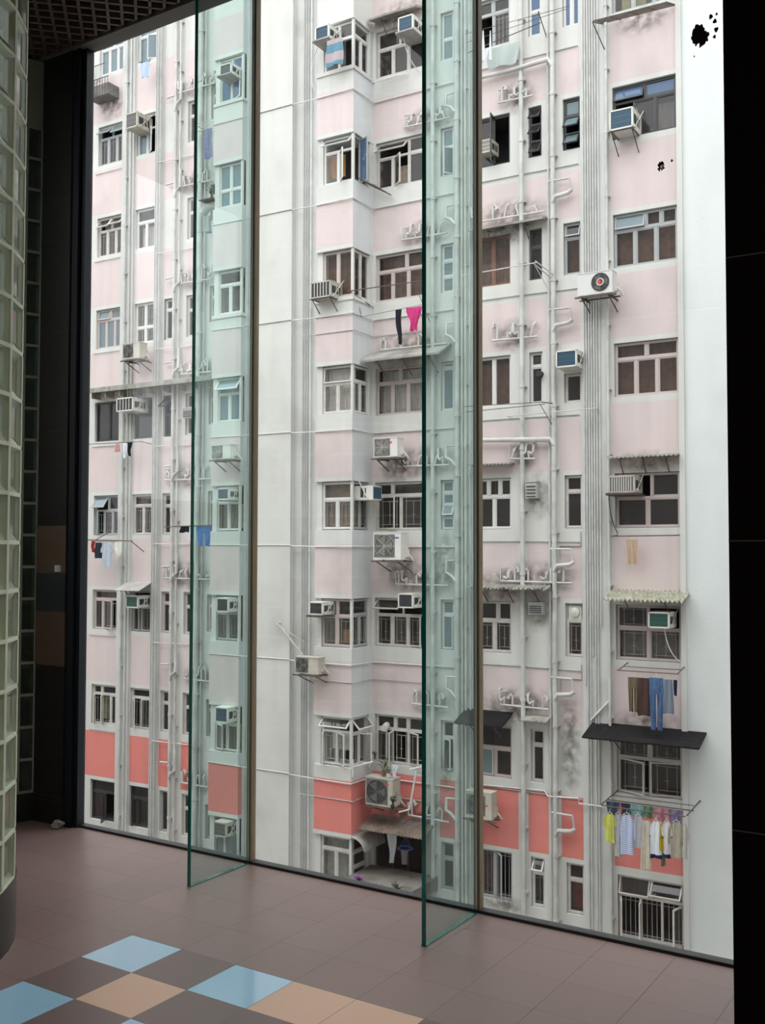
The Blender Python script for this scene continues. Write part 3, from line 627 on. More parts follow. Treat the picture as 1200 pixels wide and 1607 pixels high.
for k, z in enumerate((12.61, 10.03, 7.34, 4.63, 1.93, -.78, -3.46)):
    run([(-17.0, .03, z+.02), (-16.88, .03, z+.02)], .012); run([(-16.88, WB+.015, z), (-15.9, WB+.015, z-.01)], .010)
    run([(-15.9, WB+.012, z-.01), (-14.38, WB+.012, z-.01)], .012, m=PIPED if k < 3 else CONDUIT)
    z -= .03
    run([(-14.38, WB+.012, z), (-13.68, WB+.02, z-.02), (-12.63, WB+.05, z-.02), (-12.60, .03, z-.02), (-10.4, .03, z-.02)], .014, m=CONDUIT)
    if k in (2, 5, 6): run([(-14.1, WB+.012, z-.42), (-12.60, WB+.018, z-.42), (-12.62, .03, z-.42), (-11.3, .025, z-.42)], .009, m=PIPED)
    run([(-10.0, .02, z+.10), (-8.9, .02, z+.10), (-7.5, .02, z+.08)], .012, m=PIPED)
    run([(-22, .02, z*.985+.2), (-20.6, .03, z*.985+.2)], .010, m=PIPED); run([(-19.5, .12, z*.98+.1), (-18.3, .03, z*.98+.1)], .012)
# offset elbows tying into the soil pipes
run([(-9.9, .16, 12.44), (-8.97, .16, 12.42), (-8.12, .16, 12.45), (-8.04, .12, 12.3)], .045, 'offset_pipe', PIPE)
run([(-9.9, .16, 4.25), (-8.1, .16, 4.17), (-8.04, .12, 4.05)], .05, 'offset_pipe', PIPE)
for zc in (9.6, 6.8, 1.66, -1.06, -3.9):
    run([(-8.12, .13, zc+.17), (-7.66, .13, zc+.16)], .022, 'vent_pipe', PIPE); run([(-7.66, .13, zc+.16), (-7.62, .13, zc-.12)], .022, 'vent_pipe', PIPE)
    run([(-7.60, .14, zc-.10), (-7.68, .15, zc-.16), (-7.97, .15, zc-.19), (-8.04, .13, zc-.3)], .045, 'offset_pipe', PIPE)
for zc in (12.1, 9.5, 6.8, 4.0, 1.4, -1.2, -3.9):
    run([(-10.62, .12, zc+.16), (-10.3, .12, zc+.17)], .02, 'vent_pipe', PIPE); run([(-10.62, .12, zc+.16), (-10.62, .14, zc-.1), (-10.5, .15, zc-.16), (-10.38, .13, zc-.3)], .035, 'offset_pipe', PIPE)
for zc in (14.0, 11.6, 9.0, 6.7, 3.9, 1.2, -1.4, -4.0):
    run([(-19.2, .12, zc+.15), (-18.93, .12, zc+.16)], .025, 'vent_pipe', PIPE); run([(-18.70, .10, zc+.5), (-18.66, .16, zc-.02), (-18.78, .17, zc-.1), (-18.88, .12, zc-.25)], .035, 'offset_pipe', PIPE)
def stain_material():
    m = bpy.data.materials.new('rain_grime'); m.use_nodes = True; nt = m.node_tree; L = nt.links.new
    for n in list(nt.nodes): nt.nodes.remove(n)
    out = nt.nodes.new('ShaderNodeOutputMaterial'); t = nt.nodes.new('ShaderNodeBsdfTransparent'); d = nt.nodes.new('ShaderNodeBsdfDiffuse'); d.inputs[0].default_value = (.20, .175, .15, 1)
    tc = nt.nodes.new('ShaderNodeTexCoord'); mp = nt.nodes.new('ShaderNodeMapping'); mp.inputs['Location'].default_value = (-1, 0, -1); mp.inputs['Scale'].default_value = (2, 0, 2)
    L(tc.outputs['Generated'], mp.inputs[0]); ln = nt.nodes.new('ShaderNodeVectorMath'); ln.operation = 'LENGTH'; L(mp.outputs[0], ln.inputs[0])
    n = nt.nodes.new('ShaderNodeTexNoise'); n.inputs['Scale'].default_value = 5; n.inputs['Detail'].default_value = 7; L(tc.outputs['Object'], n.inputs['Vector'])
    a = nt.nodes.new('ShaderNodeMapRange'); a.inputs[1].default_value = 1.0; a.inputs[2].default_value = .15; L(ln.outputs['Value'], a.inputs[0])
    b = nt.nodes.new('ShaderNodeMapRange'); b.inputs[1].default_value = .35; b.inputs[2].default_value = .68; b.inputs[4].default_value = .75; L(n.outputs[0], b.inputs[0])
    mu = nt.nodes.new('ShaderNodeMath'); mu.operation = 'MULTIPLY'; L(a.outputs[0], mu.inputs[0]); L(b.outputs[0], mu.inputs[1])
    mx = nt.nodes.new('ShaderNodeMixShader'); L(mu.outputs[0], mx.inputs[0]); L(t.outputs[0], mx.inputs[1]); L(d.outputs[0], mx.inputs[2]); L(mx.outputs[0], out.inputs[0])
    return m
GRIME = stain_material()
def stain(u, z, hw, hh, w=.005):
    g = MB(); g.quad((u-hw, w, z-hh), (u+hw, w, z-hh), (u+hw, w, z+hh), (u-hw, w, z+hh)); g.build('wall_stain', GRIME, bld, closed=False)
def traps(u0, u1, z, n, seed, w=.11):
    """horizontal waste pipe on the wall with bottle traps and bends rising from it"""
    rr = random.Random(seed); g = MB(); g.tube([(u0, w, z), (u1, w, z-.02)], .022, 8)
    for i in range(n):
        u = u0+(u1-u0)*(i+.35+rr.uniform(-.15, .15))/n; h = rr.uniform(.18, .34); s = rr.choice((-1, 1)); d = .09
        kind = rr.randrange(3)
        if kind == 0: pts = [(u, w, z), (u, w, z+h), (u+s*d*.5, w, z+h+.05), (u+s*d, w, z+h), (u+s*d, w-.08, z+h-.03)]
        elif kind == 1: pts = [(u, w, z), (u, w, z+h*.55), (u+s*.02, w+.02, z+h*.45), (u+s*.06, w+.02, z+h*.3), (u+s*.11, w+.02, z+h*.45), (u+s*.12, w, z+h*1.1), (u+s*.12, w-.1, z+h*1.15)]
        else: pts = [(u, w, z), (u+s*.06, w, z+h*.8), (u+s*.08, w-.08, z+h)]
        g.tube(pts, .021, 7)
        if rr.random() < .6: g.tube([(pts[-2][0], w-.04, pts[-2][2]-.02), (pts[-2][0], w+.02, pts[-2][2]-.02)], .035, 8)
    g.tube([(u0, w, z), (u0-.01, w, z+.28), (u0+.12, w-.08, z+.30)], .014, 6)
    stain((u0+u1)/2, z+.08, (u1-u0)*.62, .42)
    return g.build('trap_pipes', PIPE, bld, smooth=True)
TR = [(-9.32, -8.49, 11.78, 4), (-9.95, -8.22, 9.17, 5), (-9.49, -8.41, 6.45, 4), (-9.07, -8.47, 3.80, 3), (-9.29, -7.65, 1.13, 6), (-9.30, -8.19, -1.56, 5),
      (-11.8, -10.6, 9.07, 4), (-12.37, -10.61, 6.53, 4), (-11.90, -10.55, 3.75, 6), (-11.94, -10.57, 1.02, 6), (-11.51, -10.58, -1.71, 3), (-11.73, -10.52, 11.74, 5), (-11.6, -10.56, -4.25, 4),
      (-18.66, -17.55, 8.96, 5), (-18.6, -17.55, 6.50, 6), (-19.16, -17.53, 3.68, 5), (-19.12, -17.5, 1.05, 7), (-18.4, -17.52, -1.59, 5), (-18.46, -17.55, -4.31, 5), (-18.6, -17.6, 11.6, 5), (-18.8, -17.5, 14.2, 5)]
for i, t in enumerate(TR): traps(*t, seed=i)
run([(-9.79, .03, -3.37), (-8.32, .03, -3.32), (-8.20, .14, -3.40), (-7.53, .14, -3.36), (-7.51, .14, -3.47), (-6.86, .14, -3.46)], .016)
run([(-7.26, .10, -1.73), (-6.84, .12, -1.28)], .025, 'offset_pipe', CONDUIT)
for u0, w, zs in ((-7.49, .02, (1.9, -.9)),):
    for z in zs: run([(-7.95, w, z-.25), (-7.95, w, z), (-7.49, w, z), (-7.49, w, z+.3)], .010, m=PIPED)
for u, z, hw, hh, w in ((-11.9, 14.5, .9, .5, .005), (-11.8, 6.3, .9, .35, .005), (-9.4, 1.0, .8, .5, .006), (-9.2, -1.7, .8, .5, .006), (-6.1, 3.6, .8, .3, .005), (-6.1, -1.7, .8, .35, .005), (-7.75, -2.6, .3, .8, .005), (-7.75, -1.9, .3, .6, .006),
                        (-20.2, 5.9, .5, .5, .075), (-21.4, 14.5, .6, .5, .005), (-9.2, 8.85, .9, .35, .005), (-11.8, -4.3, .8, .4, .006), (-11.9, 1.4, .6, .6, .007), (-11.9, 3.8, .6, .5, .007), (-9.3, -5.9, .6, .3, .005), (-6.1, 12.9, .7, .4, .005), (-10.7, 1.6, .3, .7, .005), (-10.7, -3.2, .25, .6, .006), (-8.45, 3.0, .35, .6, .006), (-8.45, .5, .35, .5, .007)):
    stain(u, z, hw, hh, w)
# ledge and podium roof at the foot of the block
g = MB(); g.box(-26, -17.0, -.02, 3.2, -6.2, -5.93); g.box(-12.66, -10.9, -.02, 2.2, -5.85, -5.56); g.build('podium_roof', plaster('dirty_roof', (.20, .18, .16), (.07, .06, .05), .9), bld)
g = MB(); g.box(-21.9, -17.2, -.02, .42, 6.24, 6.33); g.box(-21.9, -17.2, .36, .42, 6.20, 6.24); 
for i in range(9): g.box(-21.7+i*.53, -21.68+i*.53, .02, .36, 6.05, 6.24)
g.build('thin_ledge', CORR, bld)
for u0, u1, z0, z1 in ((-8.66, -8.41, 2.92, 3.27), (-8.60, -8.28, .43, .67), (-18.45, -18.1, 5.3, 5.55)):
    g = MB(); g.box(u0, u1, 0, .2, z0, z1)
    for i in range(4): z = z0+.03+(z1-z0-.06)*i/4; g.box(u0+.02, u1-.02, .2, .215, z, z+.02, 1)
    g.box(u0-.015, u1+.015, 0, .22, z1, z1+.02); g.build('vent_cowl', [PIPED, ACD], bld)
g = MB(); g.box(-7.82, -7.49, -.11, -.07, .34, .66); g.disc((-7.65, .50), .10, -.08, -.02, 18); g.disc((-7.65, .50), .085, -.02, .0, 18, r1=.05); g.build('round_vent', ACW, bld, smooth=True)
g = MB(); g.tube([(-8.38, -.05, 5.62), (-8.38, .12, 5.62)], .07, 14); g.build('round_vent', BLACK, bld, smooth=True)
g = MB(); g.tube([(-12.3, -.1, -2.3), (-12.25, .12, -2.34)], .08, 14); g.build('round_vent', ACW, bld, smooth=True)

# ------------------------------------------------------------------ air conditioners
def window_ac(u0, u1, z0, z1, wf, wb, label, front=ACBLUE, body=ACW, legs=False, tray=None, slat=0, brace=True, fmap=None):
    org = ((u0+u1)/2, wb, z0); k = Kit('window_air_conditioner', org, label, 'air conditioner', 'window air conditioners on the facade')
    def mb():
        m = k.mb()
        if fmap: m.map = fmap
        return m
    c = mb(); t = .03
    c.box(u0, u1, wb, wf-.02, z0, z1); c.box(u0, u1, wf-.02, wf, z0, z0+t); c.box(u0, u1, wf-.02, wf, z1-t, z1); c.box(u0, u0+t, wf-.02, wf, z0, z1); c.box(u1-t, u1, wf-.02, wf, z0, z1)
    k.add(c, 'casing', body)
    f = mb(); f.box(u0+t, u1-t, wf-.021, wf-.012, z0+t, z1-t, 0)
    if slat: 
        for i in range(1, slat+1): x = u0+t+(u1-u0-2*t)*i/(slat+1); f.box(x-.008, x+.008, wf-.012, wf+.004, z0+t, z1-t, 1)
    else:
        n_ = 9
        for i in range(1, n_): z = z0+t+(z1-z0-2*t)*i/n_; f.box(u0+t, u1-t, wf-.012, wf-.008, z-.004, z+.004, 1 if i % 3 else 0)
    k.add(f, 'coil_grille', [front, CREAM if slat else ACD])
    s = mb(); D_ = wf-wb
    for a, b in ((.12, .42), (.5, .62), (.68, .80)):
        s.box(u1, u1+.003, wf-D_*b, wf-D_*a, z0+(z1-z0)*.25, z0+(z1-z0)*.72)
    k.add(s, 'side_louvre', ACD)
    if legs:
        L_ = mb()
        for x in (u0+.03, u1-.03): L_.tube([(x, wf-.03, z0-.015), (x, wb+.02, z0-.42)], .012, 6); L_.tube([(x, wf-.02, z0-.015), (x, wb, z0-.015)], .012, 6)
        L_.tube([(u0-.04, wf-.03, z0-.015), (u1+.04, wf-.03, z0-.015)], .012, 6); k.add(L_, 'bracket', RUST)
    if tray:
        T_ = mb(); T_.box(u0-.04, u1+.05, wb, wf+.06, z0-.05, z0-.025); T_.box(u0-.04, u1+.05, wf+.05, wf+.06, z0-.05, z0+.0); k.add(T_, 'drip_tray', tray)
    if brace:
        B_ = mb(); B_.tube([(u1+.01, wf-.1, z0+.02), (u1+.05, wb+.02, z1+.1)], .009, 6); B_.tube([(u1+.01, wb+.1, z0), (u1+.05, wf-.1, z1)], .006, 5); k.add(B_, 'brace', CREAM)
    return k
wa = window_ac
wa(-20.353, -19.93, 13.40, 13.82, .5, -.1, 'old brown-grey window air conditioner jutting out at the upper left, second floor row from top', ACGREY, ACB)
wa(-16.437, -16.067, 13.66, 13.94, 1.2, .72, 'window air conditioner high behind the left fin, above a blue curtain', ACGREY, ACW, tray=SHEET)
wa(-20.584, -19.971, 5.58, 5.95, .5, -.1, 'wide caged air conditioner with pale vertical slats under the long thin ledge on the left', ACD, ACW, slat=4, legs=False)
wa(-20.197, -19.752, .24, .57, .45, -.1, 'air conditioner with green front under the small grey awning on the left', ACGREEN, ACW)
wa(-16.403, -16.034, 3.03, 3.32, 1.2, .72, 'blue-fronted window air conditioner seen through the left fin just above the blue trousers', ACBLUE)
wa(-16.398, -16.025, .285, .63, 1.2, .72, 'dark-fronted white air conditioner seen through the left fin, floor below the blue trousers', ACD)
wa(-16.417, -16.021, -2.40, -2.03, 1.2, .72, 'blue-fronted air conditioner with white top seen through the left fin above the coral panel', ACBLUE, ACW)
wa(-16.434, -16.04, -5.15, -4.80, 1.2, .72, 'grey boxy air conditioner on a cabinet, lowest one seen through the left fin', ACGREY, ACB)
wa(-13.503, -13.117, 13.77, 14.10, 1.25, .72, 'blue-fronted air conditioner at the top of the middle bay, above the open sash with towels', ACBLUE, ACW, tray=SHEET)
wa(-11.682, -11.284, 13.82, 14.18, .5, -.1, 'dark-fronted air conditioner at the very top, just left of the right fin', ACBLUE, ACW, tray=SHEET)
wa(-13.601, -13.042, 7.66, 8.04, 1.25, .72, 'slatted cage air conditioner on angled iron legs at the middle bay', ACD, ACB, slat=5, legs=True)
wa(-13.598, -13.219, .31, .61, 1.25, .72, 'dark-fronted air conditioner at the left corner of the middle bay above the split unit', ACD, ACW, tray=RUST)
wa(-11.663, -11.273, .49, .82, .5, -.1, 'dark-fronted air conditioner beside an open top-hung sash, next to the right fin', ACD, ACW)
wa(-6.647, -6.157, 10.43, 10.85, .5, -.1, 'large blue-fronted air conditioner on iron legs at the upper right window', ACBLUE, ACW, legs=True)
wa(-7.861, -7.399, 5.64, 6.0, .45, -.02, 'blue-fronted air conditioner above a small window, left of the bundled conduits', ACBLUE, ACW)
wa(-6.737, -6.192, 2.97, 3.32, .45, -.1, 'lattice-fronted grey air conditioner under the thin corrugated strip at the right', ACGREY, ACB, slat=9, tray=RUST)
wa(-5.943, -5.521, .26, .58, .45, -.1, 'green-fronted air conditioner with a red sticker under the corrugated canopy at the right', ACGREEN, ACW)
wa(-9.75, -9.45, 10.68, 10.98, .2, -.2, 'small pale air conditioner inside the dark open window right of the right fin', ACB, ACB, brace=False)
# one looks sideways out of the bay: rotated a quarter turn
rmap = lambda a, o, z: (-12.75+o, .45-a, z)
k = Kit('window_air_conditioner', (-12.6, .5, 2.96), 'white air conditioner with blue front sticking sideways out of the middle bay', 'air conditioner', 'window air conditioners on the facade')
c = k.mb(); c.map = rmap; c.box(-.2, .2, 0, .50, 2.96, 3.29); k.add(c, 'casing', ACW)
c = k.mb(); c.map = rmap; c.box(-.17, .17, .501, .508, 2.99, 3.26)
for i in range(1, 8): c.box(-.17, .17, .508, .512, 2.99+.034*i, 2.995+.034*i)
k.add(c, 'coil_grille', ACBLUE)
c = k.mb(); c.box(-12.58, -12.5, .645, .655, 3.02, 3.24); c.box(-12.46, -12.43, .645, .655, 3.02, 3.24); k.add(c, 'side_louvre', ACD)
c = k.mb(); c.tube([(-12.62, .66, 3.4), (-12.38, .68, 3.0)], .012, 6); k.add(c, 'brace', CREAM)

def split_ac(u0, u1, z0, z1, wb, dp, label, fan='L', body=ACW, badge=None, dirty=False, plate=True, legw=0.0, front=ACGREY, fr_=.42):
    k = Kit('outdoor_air_conditioner', ((u0+u1)/2, wb, z0), label, 'air conditioner', 'outdoor split units on brackets')
    wf = wb+dp; h = z1-z0; w_ = u1-u0
    c = k.mb(); c.box(u0, u1, wb, wf, z0, z1-.015); c.box(u0-.008, u1+.008, wb-.005, wf+.008, z1-.02, z1); k.add(c, 'casing', body)
    r = h*fr_; cx_ = u0+r+.04 if fan == 'L' else u1-r-.06; cz = (z0+z1)/2
    f = k.mb(); f.disc((cx_, cz), r, wf-.002, wf+.004, 28, 0)
    n_ = 6
    if fan == 'L' and w_ > .5: f.box(cx_-r-.02, cx_+r+.02, wf-.001, wf+.0015, cz-r-.01, cz+r+.01, 2)
    k.add(f, 'fan_recess', [ACD, ACD, front])
    g_ = k.mb()
    for q in range(1, n_+1): g_.ring((cx_, cz), r*q/n_, wf+.012, .004, 24)
    for q in range(8): a_ = PI*q/4; g_.tube([(cx_, wf+.012, cz), (cx_+r*math.cos(a_), wf+.012, cz+r*math.sin(a_))], .004, 5)
    k.add(g_, 'fan_grille', front if body is not ACW else CREAM)
    b = k.mb()
    for q in range(3):
        a_ = 2*PI*q/3; p = lambda rr, t: (cx_+rr*math.cos(a_+t), wf+.005, cz+rr*math.sin(a_+t))
        b.prism([p(.15*r, -.3), p(.9*r, -.45), p(.9*r, .45), p(.15*r, .5)]+[(x, y+.003, z) for x, y, z in (p(.15*r, -.3), p(.9*r, -.45), p(.9*r, .45), p(.15*r, .5))])
    k.add(b, 'fan_blades', ACGREY)
    if badge is not None:
        g_ = k.mb(); bx, bz, bw, bh = badge[1:5]; g_.box(bx-bw/2, bx+bw/2, wf+(.014 if len(badge) > 5 else .001), wf+.018 if len(badge) > 5 else wf+.004, bz-bh/2, bz+bh/2); k.add(g_, 'badge', badge[0])
    s = k.mb(); s.box(u1, u1+.045, wb+.03, wb+.14, z0+.06, z0+.24); s.tube([(u1+.03, wb+.08, z0+.14), (u1+.1, wb+.06, z0+.06), (u1+.12, max(0, wb-.02), z0-.02)], .02, 7); k.add(s, 'pipe_connection', body, smooth=True)
    L_ = k.mb()
    for x in (u0+.08, u1-.08):
        L_.box(x-.015, x+.015, legw, wf+.03, z0-.05, z0-.02); L_.tube([(x, wf-.02, z0-.05), (x, legw, z0-.28)], .014, 6); L_.box(x-.02, x+.02, wb+.02, wb+.06, z0-.02, z0)
    L_.box(u0-.06, u1+.08, wf-.02, wf+.02, z0-.05, z0-.02); L_.box(u0-.06, u1+.08, wb, wb+.03, z0-.05, z0-.02)
    k.add(L_, 'bracket', RUST)
    return k
split_ac(-20.324, -19.70, 6.98, 7.43, .25, .3, 'beige outdoor unit on a bracket above the long thin ledge on the left', body=ACB, fr_=.38)
split_ac(-16.446, -15.85, 4.02, 4.37, 1.1, .28, 'outdoor unit seen through the left fin, one floor above the blue trousers', legw=.9, body=ACW, front=ACGREY)
split_ac(-13.893, -13.25, -1.04, -.65, 1.1, .28, 'outdoor unit with round fan on the white pier left of the middle bay', legw=.76, body=ACB, fr_=.40)
split_ac(-12.287, -11.66, 3.94, 4.39, .25, .3, 'outdoor unit with small red mark under the pale curtained window, middle recess', badge=(RED, -11.83, 4.27, .06, .05))
k = split_ac(-12.22, -11.50, 1.58, 2.21, .3, .36, 'large white outdoor unit with blue label, between trap pipes in the middle recess', badge=(mat('blue_label', (.08, .10, .35), .5), -11.62, 2.08, .14, .035), fr_=.40)
k2 = split_ac(-12.40, -11.68, -3.98, -3.35, .35, .34, 'rusty beige outdoor unit carrying potted plants, on the coral wall', body=ACB, badge=(RED, -11.83, -3.47, .12, .02), fr_=.42)
split_ac(-9.95, -9.33, -3.98, -3.40, .25, .28, 'outdoor unit with short red stripe on the coral wall right of the right fin', body=ACB, badge=(RED, -9.50, -3.68, .16, .03), fr_=.36)
k3 = split_ac(-7.314, -6.58, 7.06, 7.53, .3, .3, 'white outdoor unit with round fan and red hub across the conduit bundle', fan='R', body=WFRAME, badge=(RED, -6.86, 7.295, .09, .09, 1), fr_=.40)
# water-blue badge on k3's hub is round in the photo: pale ring round it
g = MB(k3.org); g.ring((-6.828, 7.295), .07, .617, .012, 16); k3.add(g, 'hub_ring', WFRAME)

# ------------------------------------------------------------------ awnings and canopies
def awning(u0, u1, zb_, zf, w0, w1, label, m=CORR, corr=0, name='awning', th=.02, skew=0.0, struts=2, ragged=0.0, round_=False, seed=1):
    k = Kit(name, ((u0+u1)/2, w0, zb_), label, 'awning', 'awnings and canopies on the facade'); g = k.mb(); rr = random.Random(seed)
    n = max(8, int((u1-u0)/.022)) if corr else 12; mrows = 8 if round_ else 2
    top, bot = [], []
    for j in range(mrows+1):
        t = j/mrows; r1, r2_ = [], []
        for i in range(n+1):
            u = u0+(u1-u0)*i/n + skew*t; wv = w0+(w1-w0)*t; zz = zb_+(zf-zb_)*t
            if round_: wv = w0+(w1-w0)*math.sin(t*PI/2); zz = zf+(zb_-zf)*math.cos(t*PI/2)
            if j == mrows and ragged: wv += rr.uniform(-ragged, ragged); zz += rr.uniform(-ragged, ragged)*.4
            zz += corr*math.sin(i*PI/2) if corr else 0
            r1.append(g.p(u, wv, zz+th/2)); r2_.append(g.p(u, wv, zz-th/2))
        top.append(r1); bot.append(r2_)
    for L_, fl_ in ((top, 0), (bot, 1)):
        for j in range(mrows):
            for i in range(n): g.face([L_[j][i], L_[j][i+1], L_[j+1][i+1], L_[j+1][i]])
    for i in range(n): g.face([top[0][i], top[0][i+1], bot[0][i+1], bot[0][i]]); g.face([top[-1][i], top[-1][i+1], bot[-1][i+1], bot[-1][i]])
    for j in range(mrows): g.face([top[j][0], top[j+1][0], bot[j+1][0], bot[j][0]]); g.face([top[j][-1], top[j+1][-1], bot[j+1][-1], bot[j][-1]])
    k.add(g, 'sheet', m)
    if struts:
        s = k.mb()
        for i in range(struts):
            x = u0+(u1-u0)*(i+.5)/struts; s.tube([(x, w0, zf-.32), (x+skew*.8, w0+(w1-w0)*.8, zb_+(zf-zb_)*.8-th)], .012, 6)
            s.tube([(x, w0, zb_-th*2), (x+skew, w1-.02, zf-th-.012)], .011, 6)
        k.add(s, 'strut', RUST)
    return k
awning(-20.54, -19.62, .94, .71, 0, .65, 'small grey sheet awning over the green-fronted air conditioner on the left', SHEET, skew=.1)
awning(-12.60, -10.55, 6.50, 6.20, 0, .62, 'grey concrete-like canopy in the middle recess above the pale curtained window', CONC, th=.05, struts=3)
awning(-12.60, -10.95, -4.38, -4.50, 0, .9, 'rusty corrugated canopy over the lowest opening with hanging white shirt', mat('rust_sheet', (.20, .15, .12), .8, noise=.5), corr=.012, struts=3, skew=.12)
k = Kit('awning', (-12.62, .45, -4.75), 'small rounded grey awning at the foot of the middle bay', 'awning', 'awnings and canopies on the facade')
g = k.mb()
for j in range(8):
    t0, t1 = j/8*PI/2, (j+1)/8*PI/2; f_ = lambda t: (-12.64+.36*math.sin(t), -5.02+.28*math.cos(t)+.05)
    (a, b), (c, d) = f_(t0), f_(t1); g.prism([(a, .0, b), (a, .95, b), (c, .95, d), (c, 0, d), (a, 0, b-.025), (a, .95, b-.025), (c, .95, d-.025), (c, 0, d-.025)])
k.add(g, 'sheet', SHEET)
awning(-9.98, -9.0, 3.71, 3.68, 0, .32, 'narrow corrugated strip canopy over the white window right of the right fin', CORR, corr=.014, struts=0)
awning(-6.80, -5.38, 3.75, 3.70, 0, .32, 'narrow corrugated strip canopy above the lattice-fronted air conditioner', CORR, corr=.014, struts=3)
awning(-6.80, -5.22, .98, .80, 0, .6, 'pale corrugated canopy above the green-fronted air conditioner at the right', mat('lichen_sheet', (.50, .48, .38), .9, noise=.5, nscale=12), corr=.028, struts=2, ragged=.02, skew=-.02)
awning(-7.25, -4.92, -1.78, -1.97, 0, .8, 'wide black sloping canopy between the jeans and the lowest laundry rack', TAR, th=.03, struts=2, skew=.04, ragged=.012)
awning(-9.95, -8.12, 1.06, .98, 0, .5, 'ragged corrugated canopy with broken sheets crossing the drainpipe', CORR, corr=.02, struts=3, ragged=.05, seed=4)
awning(-10.2, -9.06, -1.74, -1.97, 0, .6, 'dark sloping canopy right behind the right glass fin', TAR, th=.03, struts=2, ragged=.01)
awning(-8.75, -8.15, -1.74, -1.82, 0, .35, 'small rough ledge sheet below the trap pipes right of the drainpipe', CORR, struts=0, ragged=.03)
awning(-12.6, -11.3, 14.55, 14.45, 0, .35, 'stained short ledge above the topmost window beside the right fin', CONC, th=.05, struts=2)
awning(-9.98, -8.2, 9.03, 8.95, 0, .3, 'long thin grey ledge above the brown-framed window', CONC, th=.05, struts=2)

# ------------------------------------------------------------------ laundry
def garment(name, kind, u, z_top, w, width, height, m, label, cat, group, trim=None, seed=0, th=.02, lean=0.0):
    """front and back sheets joined at the rim, hanging in soft folds"""
    rr = random.Random(seed+int(abs(u*100))); ph = rr.random()*6; g = MB((u, w, z_top))
    def sheet(xl, xr, t0, t1, n=14, r=10, ofs=0.0, mi=0):
        for side in (1, -1):
            L_ = []
            for j in range(r+1):
                t = t0+(t1-t0)*j/r; row = []
                a, b = xl(t), xr(t)
                for i in range(n+1):
                    s = i/n; x = a+(b-a)*s; fold = .02*math.sin(s*9+ph+t*1.5)*(.3+t)+.008*math.sin(s*23+ph*2)
                    e = 1-abs(2*s-1)**4
                    row.append(g.p(u+x+lean*t*height, w+ofs+fold+side*th*.5*e, z_top-t*height-(.012*math.sin(s*7+ph) if j == r else 0)))
                L_.append(row)
            for j in range(r):
                for i in range(n): g.face([L_[j][i], L_[j][i+1], L_[j+1][i+1], L_[j+1][i]], mi if j < r-1 or trim is None else 1)
    W = width/2
    if kind in ('tee', 'shirt', 'top'):
        arm = .42 if kind == 'tee' else .62
        if kind == 'top': sheet(lambda t: -W*(.8+.25*t), lambda t: W*(.8+.25*t), 0, 1)
        else:
            sheet(lambda t: -W*(.35+.35*min(1, t*8)+.05*t), lambda t: W*(.35+.35*min(1, t*8)+.05*t), 0, 1)
            sheet(lambda t: -W*(.6+.42*min(1, t*3.5)), lambda t: -W*(.62-.0*t), .03, arm, n=6)
            sheet(lambda t: W*(.62), lambda t: W*(.6+.42*min(1, t*3.5)), .03, arm, n=6)
    elif kind in ('trousers', 'shorts'):
        sheet(lambda t: -W, lambda t: W, 0, .32)
        sheet(lambda t: -W*(1-.15*t), lambda t: -W*.06, .3, 1, n=7); sheet(lambda t: W*.06, lambda t: W*(1-.15*t), .3, 1, n=7)
    elif kind == 'strip': sheet(lambda t: -W*(.25+.75*t), lambda t: W*(.2+.8*t), 0, 1, n=6)
    elif kind == 'cone': sheet(lambda t: -W*(1-.62*t+.16*math.sin(7*t+ph)), lambda t: W*(1-.55*t+.18*math.sin(5*t+2*ph)), 0, 1, n=14, r=14)
    else: sheet(lambda t: -W*(1-.08*math.sin(t*5+ph)), lambda t: W*(1-.08*math.cos(t*4+ph)), 0, 1)
    o = g.build(name, [m]+([trim] if trim else []), None, smooth=True, closed=False); place(o, (u, w, z_top)); tag(o, label, cat, group)
    # hanger hook as a part
    if kind in ('tee', 'shirt', 'top', 'shorts', 'trousers') and height > .3:
        h = MB((u, w, z_top)); h.tube([(u-W*.5, w, z_top-.005), (u, w, z_top+.045), (u+W*.5, w, z_top-.005)], .005, 5); h.tube([(u, w, z_top+.045), (u, w, z_top+.085), (u+.015, w, z_top+.10)], .004, 5)
        h.build('hanger', WFRAME, o)
    return o
def stripes(name, c1, c2, sc, axis=2):
    m = bpy.data.materials.new(name); m.use_nodes = True; nt = m.node_tree; b = nt.nodes['Principled BSDF']; b.inputs['Roughness'].default_value = .95
    tc = nt.nodes.new('ShaderNodeTexCoord'); w_ = nt.nodes.new('ShaderNodeTexWave'); w_.inputs['Scale'].default_value = sc; w_.bands_direction = 'XYZ'[axis]
    cr = nt.nodes.new('ShaderNodeValToRGB'); cr.color_ramp.elements[0].position = .45; cr.color_ramp.elements[1].position = .55
    cr.color_ramp.elements[0].color = (*c1, 1); cr.color_ramp.elements[1].color = (*c2, 1)
    nt.links.new(tc.outputs['Object'], w_.inputs[0]); nt.links.new(w_.outputs[0], cr.inputs[0]); nt.links.new(cr.outputs[0], b.inputs[0]); return m
G7 = 'clothes on the lowest right rack'
NAVYC = cloth('navy', (.02, .03, .07)); WC = cloth('white', (.72, .75, .80), .1)
TZ = -3.34
